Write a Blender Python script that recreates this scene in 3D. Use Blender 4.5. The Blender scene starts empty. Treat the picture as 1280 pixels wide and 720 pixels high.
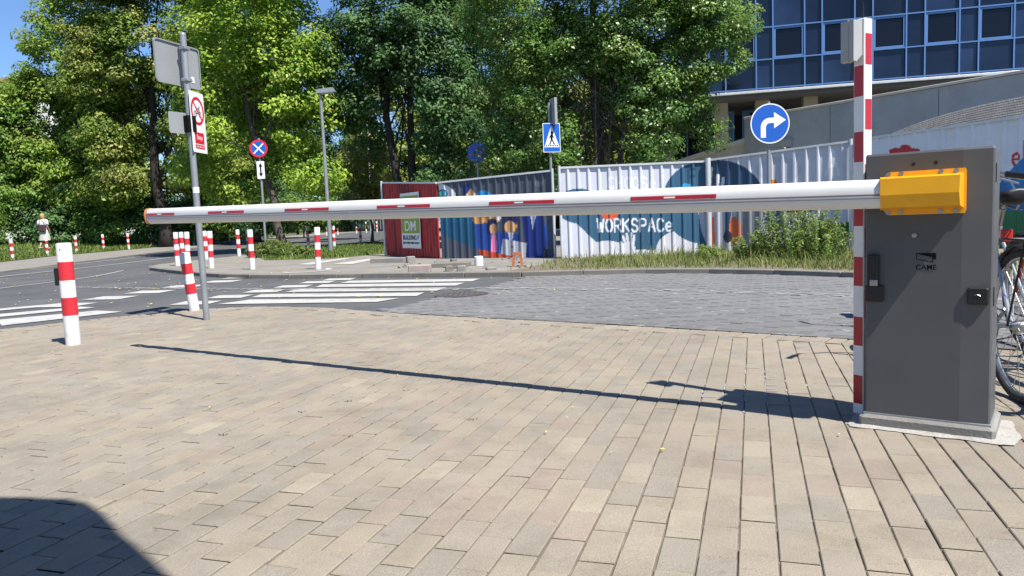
import bpy, math, random
import numpy as np
from mathutils import Vector, Matrix

# ------------------------------------------------------------------ camera, sky, sun, exposure
S = bpy.context.scene
COL = S.collection
rng = np.random.default_rng(7)
random.seed(7)
R = math.radians

cam_d = bpy.data.cameras.new('camera')
cam_d.sensor_width = 36.0
cam_d.lens = 930.0 / 1280.0 * 36.0
cam_d.clip_start = 0.05
cam_d.clip_end = 2000
cam = bpy.data.objects.new('camera', cam_d)
COL.objects.link(cam)
pitch, roll = 0.0969, -0.0424
fw = Vector((0, math.cos(pitch), -math.sin(pitch)))
r0 = Vector((1, 0, 0))
u0 = r0.cross(fw)
rt = r0 * math.cos(roll) + u0 * math.sin(roll)
up = -r0 * math.sin(roll) + u0 * math.cos(roll)
cam.matrix_world = Matrix(((rt.x, up.x, -fw.x, 0), (rt.y, up.y, -fw.y, 0), (rt.z, up.z, -fw.z, 0.8773), (0, 0, 0, 1)))
S.camera = cam

SUN_AZ, SUN_EL = -0.825, 1.0066          # direction to the sun, azimuth from +X
sun_dir = Vector((math.cos(SUN_AZ) * math.cos(SUN_EL), math.sin(SUN_AZ) * math.cos(SUN_EL), math.sin(SUN_EL)))
W = bpy.data.worlds.new('World')
S.world = W
W.use_nodes = True
nt = W.node_tree
nt.nodes.clear()
sky = nt.nodes.new('ShaderNodeTexSky')
sky.sky_type = 'NISHITA'
sky.sun_disc = False
sky.sun_elevation = SUN_EL
sky.sun_rotation = math.atan2(sun_dir.x, sun_dir.y)
sky.air_density = 1.0
sky.dust_density = 0.15
sky.ozone_density = 3.5
bg = nt.nodes.new('ShaderNodeBackground')
bg.inputs['Strength'].default_value = 0.082
wo = nt.nodes.new('ShaderNodeOutputWorld')
tint = nt.nodes.new('ShaderNodeVectorMath')
tint.operation = 'MULTIPLY'
tint.inputs[1].default_value = (0.78, 0.93, 1.16)
nt.links.new(sky.outputs[0], tint.inputs[0])
nt.links.new(tint.outputs[0], bg.inputs[0])
nt.links.new(bg.outputs[0], wo.inputs[0])

sl = bpy.data.lights.new('sun', 'SUN')
sl.energy = 5.0
sl.angle = R(0.53)
sl.color = (1.0, 0.955, 0.88)
so = bpy.data.objects.new('sun', sl)
so.rotation_euler = sun_dir.to_track_quat('Z', 'Y').to_euler()
so.location = (8, -8, 20)
COL.objects.link(so)

S.view_settings.view_transform = 'Standard'
S.view_settings.look = 'None'
S.view_settings.exposure = 0.8
S.view_settings.gamma = 1.0
S.view_settings.use_curve_mapping = False
S.render.engine = 'CYCLES'
S.cycles.use_denoising = True
S.cycles.max_bounces = 6
S.cycles.transparent_max_bounces = 6
S.cycles.caustics_reflective = False
S.cycles.caustics_refractive = False


# ------------------------------------------------------------------ helpers
def lin(c):
    c = c / 255.0
    return c / 12.92 if c <= 0.04045 else ((c + 0.055) / 1.055) ** 2.4


def rgb(r, g, b):
    return (lin(r), lin(g), lin(b))


def ter(x, y):
    return -0.0056 * 20 * np.tanh(x / 20) - 0.0108 * 18 * np.tanh(y / 18) + 0.014 * np.log1p(np.exp(np.minimum((y - 28) / 4, 30)))


def tz(x, y):
    return float(ter(x, y))


ALB = 0.80            # all surfaces but white paint are darker than first guessed


def mat(name, col, rough=0.6, metal=0.0, spec=0.5, var=0.0, vscale=3.0, bump=0.0, bscale=40.0, col2=None, c2scale=6.0,
        c2lo=0.45, c2hi=0.65, attr=None, translucent=0.0, fine=0.0, fscale=150.0, rvar=0.0, obj_random=0.0, stain=0.0):
    sc_ = ALB if max(col) < 0.57 and not attr else 1.0
    col = tuple(c * sc_ for c in col)
    if col2 is not None:
        col2 = tuple(c * sc_ for c in col2)
    m = bpy.data.materials.new(name)
    m.use_nodes = True
    n = m.node_tree.nodes
    L = m.node_tree.links
    b = n['Principled BSDF']
    b.inputs['Roughness'].default_value = rough
    b.inputs['Metallic'].default_value = metal
    b.inputs['Specular IOR Level'].default_value = spec
    b.inputs['Base Color'].default_value = (*col, 1)
    geo = n.new('ShaderNodeNewGeometry')
    cur = None
    if attr:
        a = n.new('ShaderNodeAttribute')
        a.attribute_name = attr
        cur = a.outputs['Color']
    else:
        rg = n.new('ShaderNodeRGB')
        rg.outputs[0].default_value = (*col, 1)
        cur = rg.outputs[0]

    def noise(scale, detail=4.0, rough_=0.6):
        t = n.new('ShaderNodeTexNoise')
        t.inputs['Scale'].default_value = scale
        t.inputs['Detail'].default_value = detail
        t.inputs['Roughness'].default_value = rough_
        L.new(geo.outputs['Position'], t.inputs['Vector'])
        return t.outputs['Fac']

    def ramp(src, lo, hi, a, bb):
        q = n.new('ShaderNodeMapRange')
        q.inputs[1].default_value = lo
        q.inputs[2].default_value = hi
        q.inputs[3].default_value = a
        q.inputs[4].default_value = bb
        L.new(src, q.inputs[0])
        return q.outputs[0]

    def mul(c, f):
        x = n.new('ShaderNodeVectorMath')
        x.operation = 'SCALE'
        L.new(c, x.inputs[0])
        L.new(f, x.inputs['Scale'])
        return x.outputs[0]

    if col2 is not None:
        mx = n.new('ShaderNodeMix')
        mx.data_type = 'RGBA'
        L.new(ramp(noise(c2scale, 6.0, 0.65), c2lo, c2hi, 0, 1), mx.inputs[0])
        L.new(cur, mx.inputs[6])
        mx.inputs[7].default_value = (*col2, 1)
        cur = mx.outputs[2]
    if var:
        cur = mul(cur, ramp(noise(vscale), 0.3, 0.7, 1 - var, 1 + var))
    if fine:
        cur = mul(cur, ramp(noise(fscale, 3.0, 0.7), 0.25, 0.75, 1 - fine, 1 + fine))
    if stain:
        cur = mul(cur, ramp(noise(1.6, 8.0, 0.7), 0.52, 0.70, 1.0, 1 - stain))
        cur = mul(cur, ramp(noise(23.0, 3.0, 0.5), 0.66, 0.74, 1.0, 1 - stain))
    if obj_random:
        oi = n.new('ShaderNodeObjectInfo')
        cur = mul(cur, ramp(oi.outputs['Random'], 0, 1, 1 - obj_random, 1 + obj_random))
    L.new(cur, b.inputs['Base Color'])
    if rvar:
        L.new(ramp(noise(vscale * 2), 0.3, 0.7, max(0.02, rough - rvar), min(1, rough + rvar)), b.inputs['Roughness'])
    if bump:
        bp = n.new('ShaderNodeBump')
        bp.inputs['Strength'].default_value = bump
        bp.inputs['Distance'].default_value = 0.01
        L.new(noise(bscale, 5.0, 0.6), bp.inputs['Height'])
        L.new(bp.outputs[0], b.inputs['Normal'])
    if translucent:
        tr = n.new('ShaderNodeBsdfTranslucent')
        L.new(cur, tr.inputs[0])
        ms = n.new('ShaderNodeMixShader')
        ms.inputs[0].default_value = translucent
        L.new(b.outputs[0], ms.inputs[1])
        L.new(tr.outputs[0], ms.inputs[2])
        L.new(ms.outputs[0], n['Material Output'].inputs[0])
    return m


class MB:
    """collects faces in world (or local) coordinates; build() links them as ONE mesh object"""

    def __init__(s):
        s.v, s.f, s.mi = [], [], []
        s.cur = 0

    def face(s, pts, mi=None):
        k = len(s.v)
        s.v += [tuple(p) for p in pts]
        s.f.append(tuple(range(k, k + len(pts))))
        s.mi.append(s.cur if mi is None else mi)

    def mesh(s, vs, fs, mi=None):
        k = len(s.v)
        s.v += [tuple(p) for p in vs]
        for f in fs:
            s.f.append(tuple(i + k for i in f))
            s.mi.append(s.cur if mi is None else mi)

    def box(s, c, half, X=(1, 0, 0), Y=(0, 1, 0), Z=(0, 0, 1), bev=0.0):
        c, X, Y, Z = Vector(c), Vector(X), Vector(Y), Vector(Z)
        a, b, h = half
        if not bev:
            P = [c + X * (a * i) + Y * (b * j) + Z * (h * k) for k in (-1, 1) for j in (-1, 1) for i in (-1, 1)]
            s.mesh(P, [(0, 2, 3, 1), (4, 5, 7, 6), (0, 1, 5, 4), (2, 6, 7, 3), (0, 4, 6, 2), (1, 3, 7, 5)])
            return
        # chamfer the vertical edges and the top/bottom rims
        pl = [(-a + bev, -b), (a - bev, -b), (a, -b + bev), (a, b - bev), (a - bev, b), (-a + bev, b), (-a, b - bev), (-a, -b + bev)]
        rings = []
        for z, q in ((-h, 1 - bev / max(a, b)), (-h + bev, 1.0), (h - bev, 1.0), (h, None)):
            ring = []
            for (x, y) in pl:
                if z in (-h, h):
                    x, y = x - math.copysign(bev, x), y - math.copysign(bev, y)
                ring.append(c + X * x + Y * y + Z * z)
            rings.append(ring)
        P = [p for r_ in rings for p in r_]
        F = [tuple(reversed(range(8))), tuple(range(24, 32))]
        for k in range(3):
            for i in range(8):
                j = (i + 1) % 8
                F.append((k * 8 + i, k * 8 + j, (k + 1) * 8 + j, (k + 1) * 8 + i))
        s.mesh(P, F)

    def bb(s, lo, hi):
        s.box([(lo[i] + hi[i]) / 2 for i in range(3)], [(hi[i] - lo[i]) / 2 for i in range(3)])

    def tube(s, pts, rad, n=8, caps=True):
        pts = [Vector(p) for p in pts]
        if not hasattr(rad, '__len__'):
            rad = [rad] * len(pts)
        rings = []
        ref = None
        for i, p in enumerate(pts):
            d = (pts[min(i + 1, len(pts) - 1)] - pts[max(i - 1, 0)])
            d.normalize()
            if ref is None:
                ref = d.orthogonal().normalized()
            ref = (ref - d * ref.dot(d))
            if ref.length < 1e-6:
                ref = d.orthogonal()
            ref.normalize()
            b2 = d.cross(ref)
            rings.append([p + (ref * math.cos(2 * math.pi * k / n) + b2 * math.sin(2 * math.pi * k / n)) * rad[i] for k in range(n)])
        P = [p for r_ in rings for p in r_]
        F = []
        for i in range(len(pts) - 1):
            for k in range(n):
                j = (k + 1) % n
                F.append((i * n + k, i * n + j, (i + 1) * n + j, (i + 1) * n + k))
        if caps:
            F.append(tuple(reversed(range(n))))
            F.append(tuple(range((len(pts) - 1) * n, len(pts) * n)))
        s.mesh(P, F)

    def torus(s, c, A, B, r1, r2, n=32, m=8):
        c, A, B = Vector(c), Vector(A).normalized(), Vector(B).normalized()
        N = A.cross(B)
        P, F = [], []
        for i in range(n):
            t = 2 * math.pi * i / n
            d = A * math.cos(t) + B * math.sin(t)
            for k in range(m):
                q = 2 * math.pi * k / m
                P.append(c + d * (r1 + r2 * math.cos(q)) + N * (r2 * math.sin(q)))
        for i in range(n):
            for k in range(m):
                i2, k2 = (i + 1) % n, (k + 1) % m
                F.append((i * m + k, i2 * m + k, i2 * m + k2, i * m + k2))
        s.mesh(P, F)

    def prism(s, poly, O, X, Y, d0, d1):
        """polygon (x,y) in plane O,X,Y, extruded along X x Y from d0 to d1"""
        O, X, Y = Vector(O), Vector(X), Vector(Y)
        N = X.cross(Y)
        n = len(poly)
        P = [O + X * x + Y * y + N * d0 for x, y in poly] + [O + X * x + Y * y + N * d1 for x, y in poly]
        F = [tuple(reversed(range(n))), tuple(range(n, 2 * n))]
        for i in range(n):
            j = (i + 1) % n
            F.append((i, j, n + j, n + i))
        s.mesh(P, F)

    def build(s, name, mats, parent=None, smooth=False, loc=None):
        me = bpy.data.meshes.new(name)
        off = Vector((0, 0, 0))
        p = parent
        while p is not None:
            off += Vector(p.location)
            p = p.parent
        if loc is not None:
            off = off + Vector(loc)
        vs = [(x - off.x, y - off.y, z - off.z) for x, y, z in s.v]
        me.from_pydata(vs, [], s.f)
        if not isinstance(mats, (list, tuple)):
            mats = [mats]
        for m in mats:
            me.materials.append(m)
        if len(mats) > 1:
            me.polygons.foreach_set('material_index', s.mi)
        if smooth:
            me.polygons.foreach_set('use_smooth', [True] * len(s.f))
            if smooth != 'all' and hasattr(me, 'set_sharp_from_angle'):
                me.set_sharp_from_angle(angle=R(38))
        me.update()
        o = bpy.data.objects.new(name, me)
        COL.objects.link(o)
        if parent is not None:
            o.parent = parent
        if loc is not None:
            o.location = loc
        return o


def tag(o, label=None, cat=None, group=None, kind=None):
    if label:
        o['label'] = label
    if cat:
        o['category'] = cat
    if group:
        o['group'] = group
    if kind:
        o['kind'] = kind
    return o


def thing(name, label, cat, loc, group=None, rz=0.0):
    o = bpy.data.objects.new(name, None)
    o.empty_display_size = 0.2
    COL.objects.link(o)
    o.location = loc
    o.rotation_euler = (0, 0, rz)
    return tag(o, label, cat, group)


def copy_tree(root):
    def go(o, par):
        c = o.copy()
        COL.objects.link(c)
        c.parent = par
        for ch in o.children:
            go(ch, c)
        return c
    return go(root, None)


_glyphs = {}


def text_mesh(txt):
    """outline of a word as (verts2d, faces), height of capitals about 0.7"""
    if txt not in _glyphs:
        cu = bpy.data.curves.new('lettering', 'FONT')
        cu.body = txt
        cu.align_x = 'CENTER'
        cu.offset = 0.01
        o = bpy.data.objects.new('lettering', cu)
        COL.objects.link(o)
        dg = bpy.context.evaluated_depsgraph_get()
        me = bpy.data.meshes.new_from_object(o.evaluated_get(dg))
        vs = [(v.co.x, v.co.y) for v in me.vertices]
        fs = [tuple(p.vertices) for p in me.polygons]
        bpy.data.objects.remove(o)
        bpy.data.curves.remove(cu)
        bpy.data.meshes.remove(me)
        _glyphs[txt] = (vs, fs)
    return _glyphs[txt]


def put_text(mb, txt, O, X, Y, height, width=None, lift=0.0):
    vs, fs = text_mesh(txt)
    O, X, Y = Vector(O), Vector(X), Vector(Y)
    N = X.cross(Y)
    x0, x1 = min(v[0] for v in vs), max(v[0] for v in vs)
    y0, y1 = min(v[1] for v in vs), max(v[1] for v in vs)
    sy = height / (y1 - y0)
    sx = (width / (x1 - x0)) if width else sy
    mb.mesh([O + X * ((x - (x0 + x1) / 2) * sx) + Y * ((y - (y0 + y1) / 2) * sy) + N * lift for x, y in vs], fs)


for _t in ('CAME', 'Stop', 'DM', 'ND', 'BUILDING F'):
    text_mesh(_t)


# ---- polygons laid on the terrain, cut into cells so that every sheet follows the ground
def clip_half(poly, ax, v, keep_lo):
    out = []
    n = len(poly)
    for i in range(n):
        a, b = poly[i], poly[(i + 1) % n]
        ia = (a[ax] <= v) if keep_lo else (a[ax] >= v)
        ib = (b[ax] <= v) if keep_lo else (b[ax] >= v)
        if ia:
            out.append(a)
        if ia != ib:
            t = (v - a[ax]) / (b[ax] - a[ax])
            q = [a[0] + (b[0] - a[0]) * t, a[1] + (b[1] - a[1]) * t]
            q[ax] = v
            out.append(tuple(q))
    return out


def area2(p):
    return sum(p[i][0] * p[(i + 1) % len(p)][1] - p[(i + 1) % len(p)][0] * p[i][1] for i in range(len(p)))


def sheet(mb, poly, dz, cell=1.0, zf=None):
    zf = zf or tz
    if area2(poly) < 0:
        poly = poly[::-1]
    xs = [p[0] for p in poly]
    for i in range(math.floor(min(xs) / cell), math.ceil(max(xs) / cell)):
        strip = clip_half(clip_half(poly, 0, i * cell, False), 0, (i + 1) * cell, True)
        if len(strip) < 3:
            continue
        ys = [p[1] for p in strip]
        for j in range(math.floor(min(ys) / cell), math.ceil(max(ys) / cell)):
            c = clip_half(clip_half(strip, 1, j * cell, False), 1, (j + 1) * cell, True)
            if len(c) >= 3 and abs(area2(c)) > 1e-6:
                mb.face([(x, y, zf(x, y) + dz) for x, y in c])


def inside(poly, x, y):
    c = False
    n = len(poly)
    for i in range(n):
        (x1, y1), (x2, y2) = poly[i], poly[(i + 1) % n]
        if (y1 > y) != (y2 > y) and x < (x2 - x1) * (y - y1) / (y2 - y1) + x1:
            c = not c
    return c


def seg_dist(line, x, y):
    best = 1e9
    for (x1, y1), (x2, y2) in zip(line, line[1:]):
        dx, dy = x2 - x1, y2 - y1
        t = max(0, min(1, ((x - x1) * dx + (y - y1) * dy) / (dx * dx + dy * dy)))
        best = min(best, math.hypot(x1 + dx * t - x, y1 + dy * t - y))
    return best


def smooth_line(pts, sub=6):
    out = []
    n = len(pts)
    for i in range(n - 1):
        p0, p1, p2, p3 = pts[max(i - 1, 0)], pts[i], pts[i + 1], pts[min(i + 2, n - 1)]
        for k in range(sub):
            t = k / sub
            out.append(tuple(0.5 * (2 * p1[a] + (p2[a] - p0[a]) * t + (2 * p0[a] - 5 * p1[a] + 4 * p2[a] - p3[a]) * t * t
                                    + (3 * p1[a] - p0[a] - 3 * p2[a] + p3[a]) * t ** 3) for a in (0, 1)))
    out.append(pts[-1])
    return out


def ribbon(mb, line, w, dz, ragged=0.0):
    for (a, b) in zip(line, line[1:]):
        d = Vector((b[0] - a[0], b[1] - a[1])).normalized()
        nn = Vector((-d.y, d.x)) * w / 2
        mb.face([(p[0] + s_ * nn.x, p[1] + s_ * nn.y, tz(p[0], p[1]) + dz) for p, s_ in ((a, -1), (b, -1), (b, 1), (a, 1))])


# ------------------------------------------------------------------ materials
M = {}
M['sand'] = mat('joint sand', (0.165, 0.138, 0.104), 0.95, col2=(0.29, 0.258, 0.21), c2scale=2.2, var=0.2, vscale=30)
M['jointdark'] = mat('dark joint faces', (0.075, 0.062, 0.046), 0.95, var=0.3, vscale=12)  # darker tone for the end faces of pavers and road blocks
M['pavers'] = [mat('paver ' + nm, c, 0.9, spec=0.25, col2=tuple(q * 0.87 for q in c), c2scale=5, var=0.10, vscale=0.7, fine=0.3, stain=0.18,
                   fscale=260, bump=0.4, bscale=220, obj_random=0.04)
               for nm, c in (('beige', (0.352, 0.304, 0.238)), ('sand', (0.362, 0.311, 0.238)), ('grey', (0.324, 0.289, 0.236)),
                             ('rose', (0.346, 0.288, 0.232)), ('dull', (0.336, 0.295, 0.236)), ('light', (0.40, 0.348, 0.268)))]
M['asphalt'] = mat('asphalt', (0.105, 0.107, 0.112), 0.9, spec=0.3, var=0.14, vscale=0.6, fine=0.2, fscale=60, col2=(0.135, 0.134, 0.133), c2scale=0.9,
                   bump=0.3, bscale=120, stain=0.14)
M['block'] = [mat('road block ' + nm, c, 0.85, spec=0.35, var=0.1, vscale=1.0, fine=0.14, fscale=120, bump=0.3, bscale=150, obj_random=0.06)
              for nm, c in (('mid', (0.192, 0.190, 0.189)), ('dark', (0.183, 0.182, 0.182)), ('pale', (0.203, 0.200, 0.197)))]
M['blockjoint'] = mat('pale lime joint', (0.15, 0.15, 0.15), 0.95, col2=(0.52, 0.51, 0.49), c2scale=6.0, c2lo=0.55, c2hi=0.72)
M['roadpaint'] = mat('worn road paint', (0.52, 0.51, 0.475), 0.75, col2=(0.30, 0.295, 0.28), c2scale=5, c2lo=0.52, c2hi=0.75, fine=0.1, fscale=60)
M['roadpaint_worn'] = mat('faded road paint', (0.46, 0.45, 0.43), 0.8, col2=(0.24, 0.24, 0.24), c2scale=9, c2lo=0.45, c2hi=0.7)
M['concrete'] = mat('grey concrete', (0.28, 0.268, 0.245), 0.9, var=0.15, vscale=2, fine=0.12, fscale=90, bump=0.3, bscale=80)
M['kerb'] = mat('kerb concrete', (0.225, 0.205, 0.175), 0.9, var=0.2, vscale=2.5, fine=0.15, fscale=60, bump=0.35, bscale=60)
M['walk'] = mat('pavement slabs', (0.275, 0.255, 0.222), 0.92, var=0.12, vscale=1.2, fine=0.12, fscale=40, col2=(0.225, 0.208, 0.18), c2scale=1.5)
M['mortar'] = mat('white mortar smear', (0.44, 0.42, 0.385), 0.95, var=0.08, vscale=20, bump=0.8, bscale=60, col2=(0.32, 0.30, 0.26), c2scale=9, c2lo=0.55, c2hi=0.72)
M['grass'] = mat('grass soil', (0.075, 0.12, 0.025), 0.95, var=0.3, vscale=1.5, col2=(0.13, 0.17, 0.04), c2scale=2.5, fine=0.25, fscale=25)
M['earth'] = mat('dry earth', (0.19, 0.155, 0.105), 0.95, var=0.25, vscale=3, fine=0.2, fscale=40)
M['steel_paint'] = mat('dark grey cabinet paint', (0.114, 0.116, 0.121), 0.45, spec=0.4, var=0.09, vscale=3, stain=0.07, fine=0.04, fscale=300, bump=0.02, bscale=400)
M['white'] = mat('white paint', (0.80, 0.80, 0.79), 0.45, var=0.04, vscale=6)
M['white_dirty'] = mat('white bollard paint', (0.64, 0.63, 0.61), 0.5, var=0.06, vscale=9, col2=(0.40, 0.37, 0.32), c2scale=9, c2lo=0.56, c2hi=0.70, stain=0.1)
M['red'] = mat('red paint', (0.58, 0.025, 0.035), 0.45, var=0.12, vscale=8, col2=(0.50, 0.10, 0.09), c2scale=12, c2lo=0.6, c2hi=0.75)
M['redtape'] = mat('red reflective tape', (0.55, 0.02, 0.035), 0.3, var=0.08, vscale=10)
M['arm'] = mat('white lacquered aluminium', (0.70, 0.70, 0.68), 0.36, spec=0.5, var=0.05, vscale=3, stain=0.06, rvar=0.1)
M['seam'] = mat('mauve grey rubber seam', (0.27, 0.22, 0.26), 0.6)
M['endcap'] = mat('orange end ring', (0.85, 0.30, 0.08), 0.5)
M['orange'] = mat('yellow orange powder coat', (0.84, 0.40, 0.008), 0.38, spec=0.5, var=0.05, vscale=12)
M['black'] = mat('black plastic', (0.012, 0.012, 0.013), 0.45)
M['blacktyre'] = mat('tyre rubber', (0.03, 0.029, 0.028), 0.8, var=0.2, vscale=20)
M['chrome'] = mat('bright steel', (0.5, 0.5, 0.5), 0.35, metal=1.0, var=0.1, vscale=30)
M['galv'] = mat('galvanised steel', (0.36, 0.375, 0.39), 0.5, metal=0.35, var=0.1, vscale=5, fine=0.05, fscale=60)
M['signback'] = mat('grey sign back', (0.40, 0.41, 0.41), 0.5, metal=0.2, var=0.05, vscale=5)
M['greybox'] = mat('pale grey plastic box', (0.46, 0.46, 0.455), 0.5, var=0.03, vscale=10)
M['signwhite'] = mat('sign white', (0.78, 0.78, 0.76), 0.4)
M['signblue'] = mat('sign blue', (0.012, 0.12, 0.56), 0.4)
M['signred'] = mat('sign red', (0.60, 0.015, 0.03), 0.4)
M['signblack'] = mat('sign black', (0.008, 0.008, 0.008), 0.8, spec=0.1)
M['signgrey'] = mat('sign dark grey line', (0.15, 0.14, 0.15), 0.5)
M['signorange'] = mat('sign orange band', (0.45, 0.16, 0.09), 0.5)
M['lampgrey'] = mat('lamp grey', (0.25, 0.27, 0.29), 0.45, metal=0.3)
M['lampglass'] = mat('lamp diffuser', (0.6, 0.6, 0.58), 0.2)
M['fencepost'] = mat('fence post steel', (0.62, 0.63, 0.64), 0.45, metal=0.3, var=0.1, vscale=4)
M['bark'] = mat('bark', (0.085, 0.066, 0.048), 0.95, var=0.35, vscale=5, col2=(0.16, 0.14, 0.11), c2scale=9, bump=1.0, bscale=18)
M['barkdark'] = mat('dark bark', (0.04, 0.032, 0.026), 0.95, var=0.3, vscale=6, bump=1.0, bscale=18)
M['leaf'] = mat('leaves', (0.1, 0.15, 0.03), 0.5, spec=0.35, attr='leaf', translucent=0.45)
M['leafgloss'] = mat('glossy leaves', (0.1, 0.15, 0.03), 0.36, spec=0.55, attr='leaf', translucent=0.40)
M['blade'] = mat('grass blades', (0.1, 0.15, 0.03), 0.6, spec=0.25, attr='leaf', translucent=0.35)
M['paint'] = mat('painted sheet steel', (0.5, 0.5, 0.5), 0.42, spec=0.45, attr='paint', var=0.06, vscale=1.5, fine=0.04, fscale=30)
M['glass'] = mat('dark glass with painted reflections', (0.014, 0.026, 0.062), 0.03, spec=0.42, var=0.6, vscale=0.3, obj_random=0.7, bump=0.02, bscale=0.8)  # tone shifts between panes put varied reflections into the colour
M['glassopen'] = mat('dark window glass', (0.006, 0.008, 0.014), 0.03, spec=0.34)
M['mullion'] = mat('blue aluminium', (0.13, 0.27, 0.56), 0.4, metal=0.1)
M['interior'] = mat('dim interior', (0.02, 0.02, 0.022), 0.9)
M['stone'] = mat('beige stone cladding', (0.52, 0.43, 0.33), 0.8, var=0.1, vscale=2, fine=0.08, fscale=50)
M['soffit'] = mat('grey soffit', (0.15, 0.145, 0.14), 0.8)
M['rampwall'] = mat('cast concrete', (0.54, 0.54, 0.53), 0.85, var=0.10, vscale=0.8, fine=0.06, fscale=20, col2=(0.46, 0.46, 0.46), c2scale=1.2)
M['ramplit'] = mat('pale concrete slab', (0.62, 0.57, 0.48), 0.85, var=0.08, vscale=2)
M['rampstone'] = [mat('ramp sett ' + n_, c, 0.9, var=0.15, vscale=2, fine=0.1, fscale=40) for n_, c in
                  (('mid', (0.20, 0.20, 0.20)), ('dark', (0.19, 0.19, 0.192)), ('light', (0.21, 0.208, 0.205)))]
M['plaster'] = mat('white plaster', (0.72, 0.70, 0.66), 0.9, var=0.06, vscale=1)
M['roofred'] = mat('terracotta', (0.42, 0.20, 0.11), 0.85, var=0.15, vscale=4)
M['oldwall'] = mat('weathered grey wall', (0.38, 0.36, 0.32), 0.9, var=0.2, vscale=0.8)
M['skin'] = mat('skin', (0.55, 0.33, 0.23), 0.55)
M['hair'] = mat('blond hair', (0.55, 0.33, 0.13), 0.6)
M['shirt'] = mat('white shirt', (0.75, 0.75, 0.78), 0.8)
M['bagred'] = mat('dark red bag', (0.09, 0.035, 0.045), 0.7)
M['shoe'] = mat('pale shoes', (0.5, 0.45, 0.42), 0.7)
M['skirt'] = mat('patterned skirt', (0.62, 0.36, 0.38), 0.85, col2=(0.35, 0.55, 0.42), c2scale=7, c2lo=0.48, c2hi=0.52)
M['canopy'] = mat('canopy render', (0.5, 0.48, 0.44), 0.85, var=0.08)
M['manhole'] = mat('cast iron', (0.13, 0.105, 0.095), 0.7, metal=0.4, var=0.2, vscale=20)
M['yleaf'] = mat('fallen yellow leaf', (0.62, 0.48, 0.10), 0.8)
M['brickred'] = mat('orange plastic', (0.45, 0.16, 0.07), 0.7, var=0.15, vscale=10)
M['bikegrey'] = mat('silver bike paint', (0.5, 0.52, 0.54), 0.3, metal=0.6)
M['bikered'] = mat('red bike paint', (0.5, 0.03, 0.03), 0.3)
M['biketeal'] = mat('teal bike paint', (0.03, 0.28, 0.27), 0.3)
M['redlens'] = mat('red lens', (0.6, 0.02, 0.02), 0.2)
M['flower'] = mat('orange flowers', (0.75, 0.2, 0.04), 0.6, attr=None)


# ------------------------------------------------------------------ ground and roads
def big_ring():
    mb = MB()
    xs = [-900, -500, -250, -120, -80] + list(range(-60, 41, 2)) + [60, 100, 200, 500, 900]
    ys = [-300, -100, -40, -20] + list(range(-10, 71, 2)) + [80, 100, 140, 200, 300, 500, 900]
    P = [(x, y, tz(min(max(x, -80), 60), min(y, 110)) - 0.06) for y in ys for x in xs]
    n = len(xs)
    F = [(j * n + i, j * n + i + 1, (j + 1) * n + i + 1, (j + 1) * n + i) for j in range(len(ys) - 1) for i in range(n - 1)]
    mb.mesh(P, F)
    return mb


tag(big_ring().build('ground', M['grass']), kind='structure')

EDGE = smooth_line([(-9.5, 0.0), (-8.0, 3.2), (-6.4, 5.9), (-5.18, 7.45), (-4.5, 8.2), (-3.61, 8.76), (-2.96, 8.78), (-2.2, 8.45), (-1.43, 7.8), (-0.64, 7.2),
                    (0.41, 6.48), (1.14, 5.95), (1.66, 5.55), (2.3, 5.05), (3.1, 4.4), (4.5, 3.2), (6.5, 1.4), (9, -1)], 4)
PLAZA = EDGE + [(9, -7), (-9.5, -7)]
KERB_R = smooth_line([(-2.62, 13.2), (-2.0, 12.95), (-1.5, 12.75), (-0.5, 12.35), (0.0, 12.15), (0.77, 11.95), (2.38, 11.65), (3.68, 10.7), (4.48, 9.7), (5.2, 8.6), (6.2, 7.2),
                      (7.5, 5.5), (10, 2.5)], 4)
KERB_L = smooth_line([(-4.4, 50), (-6.8, 36), (-7.9, 31), (-8.5, 26.4), (-8.9, 23.5), (-9.5, 20.8), (-9.35, 19.3), (-8.9, 18.5), (-7.7, 17.0), (-5.87, 14.85), (-4.62, 13.96), (-3.46, 13.45),
                      (-2.62, 13.2)], 4)
FARK = smooth_line([(-12.2, -20), (-12.4, 0), (-13.0, 12), (-14.0, 20.4), (-14.8, 25.6), (-15.6, 33.7), (-15.9, 45.7), (-14.4, 58.5), (-10, 75), (0, 100)], 4)
VERGE = smooth_line([(-19.0, -20), (-18.9, 20), (-19.2, 28.0), (-20.1, 32.5), (-19.9, 36), (-19.4, 44), (-19.0, 52), (-18.2, 60), (-14.5, 75), (-4, 102)], 4)

mb = MB()
road_poly = FARK + [(0, 100), (12, 100), (-4.4, 50)] + KERB_L[1:] + KERB_R[1:] + [(10, 2.5), (9, -1)] + EDGE[::-1] + [(-9.5, -20)]
sheet(mb, road_poly, -0.004, 1.0)
tag(mb.build('road', M['asphalt']), kind='structure')
mb = MB()
sheet(mb, FARK + VERGE[::-1], 0.03, 1.0)
for a, b in zip(FARK, FARK[1:]):
    mb.face([(a[0], a[1], tz(*a) - 0.06), (b[0], b[1], tz(*b) - 0.06), (b[0], b[1], tz(*b) + 0.03), (a[0], a[1], tz(*a) + 0.03)])
tag(mb.build('pavement', M['walk']), kind='structure')


def park_z(x, y):
    d = seg_dist(VERGE, x, y)
    return tz(x, y) + 0.05 + min(0.5, 0.085 * max(0, d - 1.0))


mb = MB()
sheet(mb, VERGE + [(-4, 115), (-75, 115), (-75, -20)], 0.0, 2.0, park_z)
park = tag(mb.build('park_lawn', M['grass']), kind='structure')

ISLAND = KERB_L + KERB_R[1:] + [(22, 2.5), (22, 50)]
mb = MB()
sheet(mb, ISLAND, 0.07, 1.0)
tag(mb.build('footpath', M['walk']), kind='structure')

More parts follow.
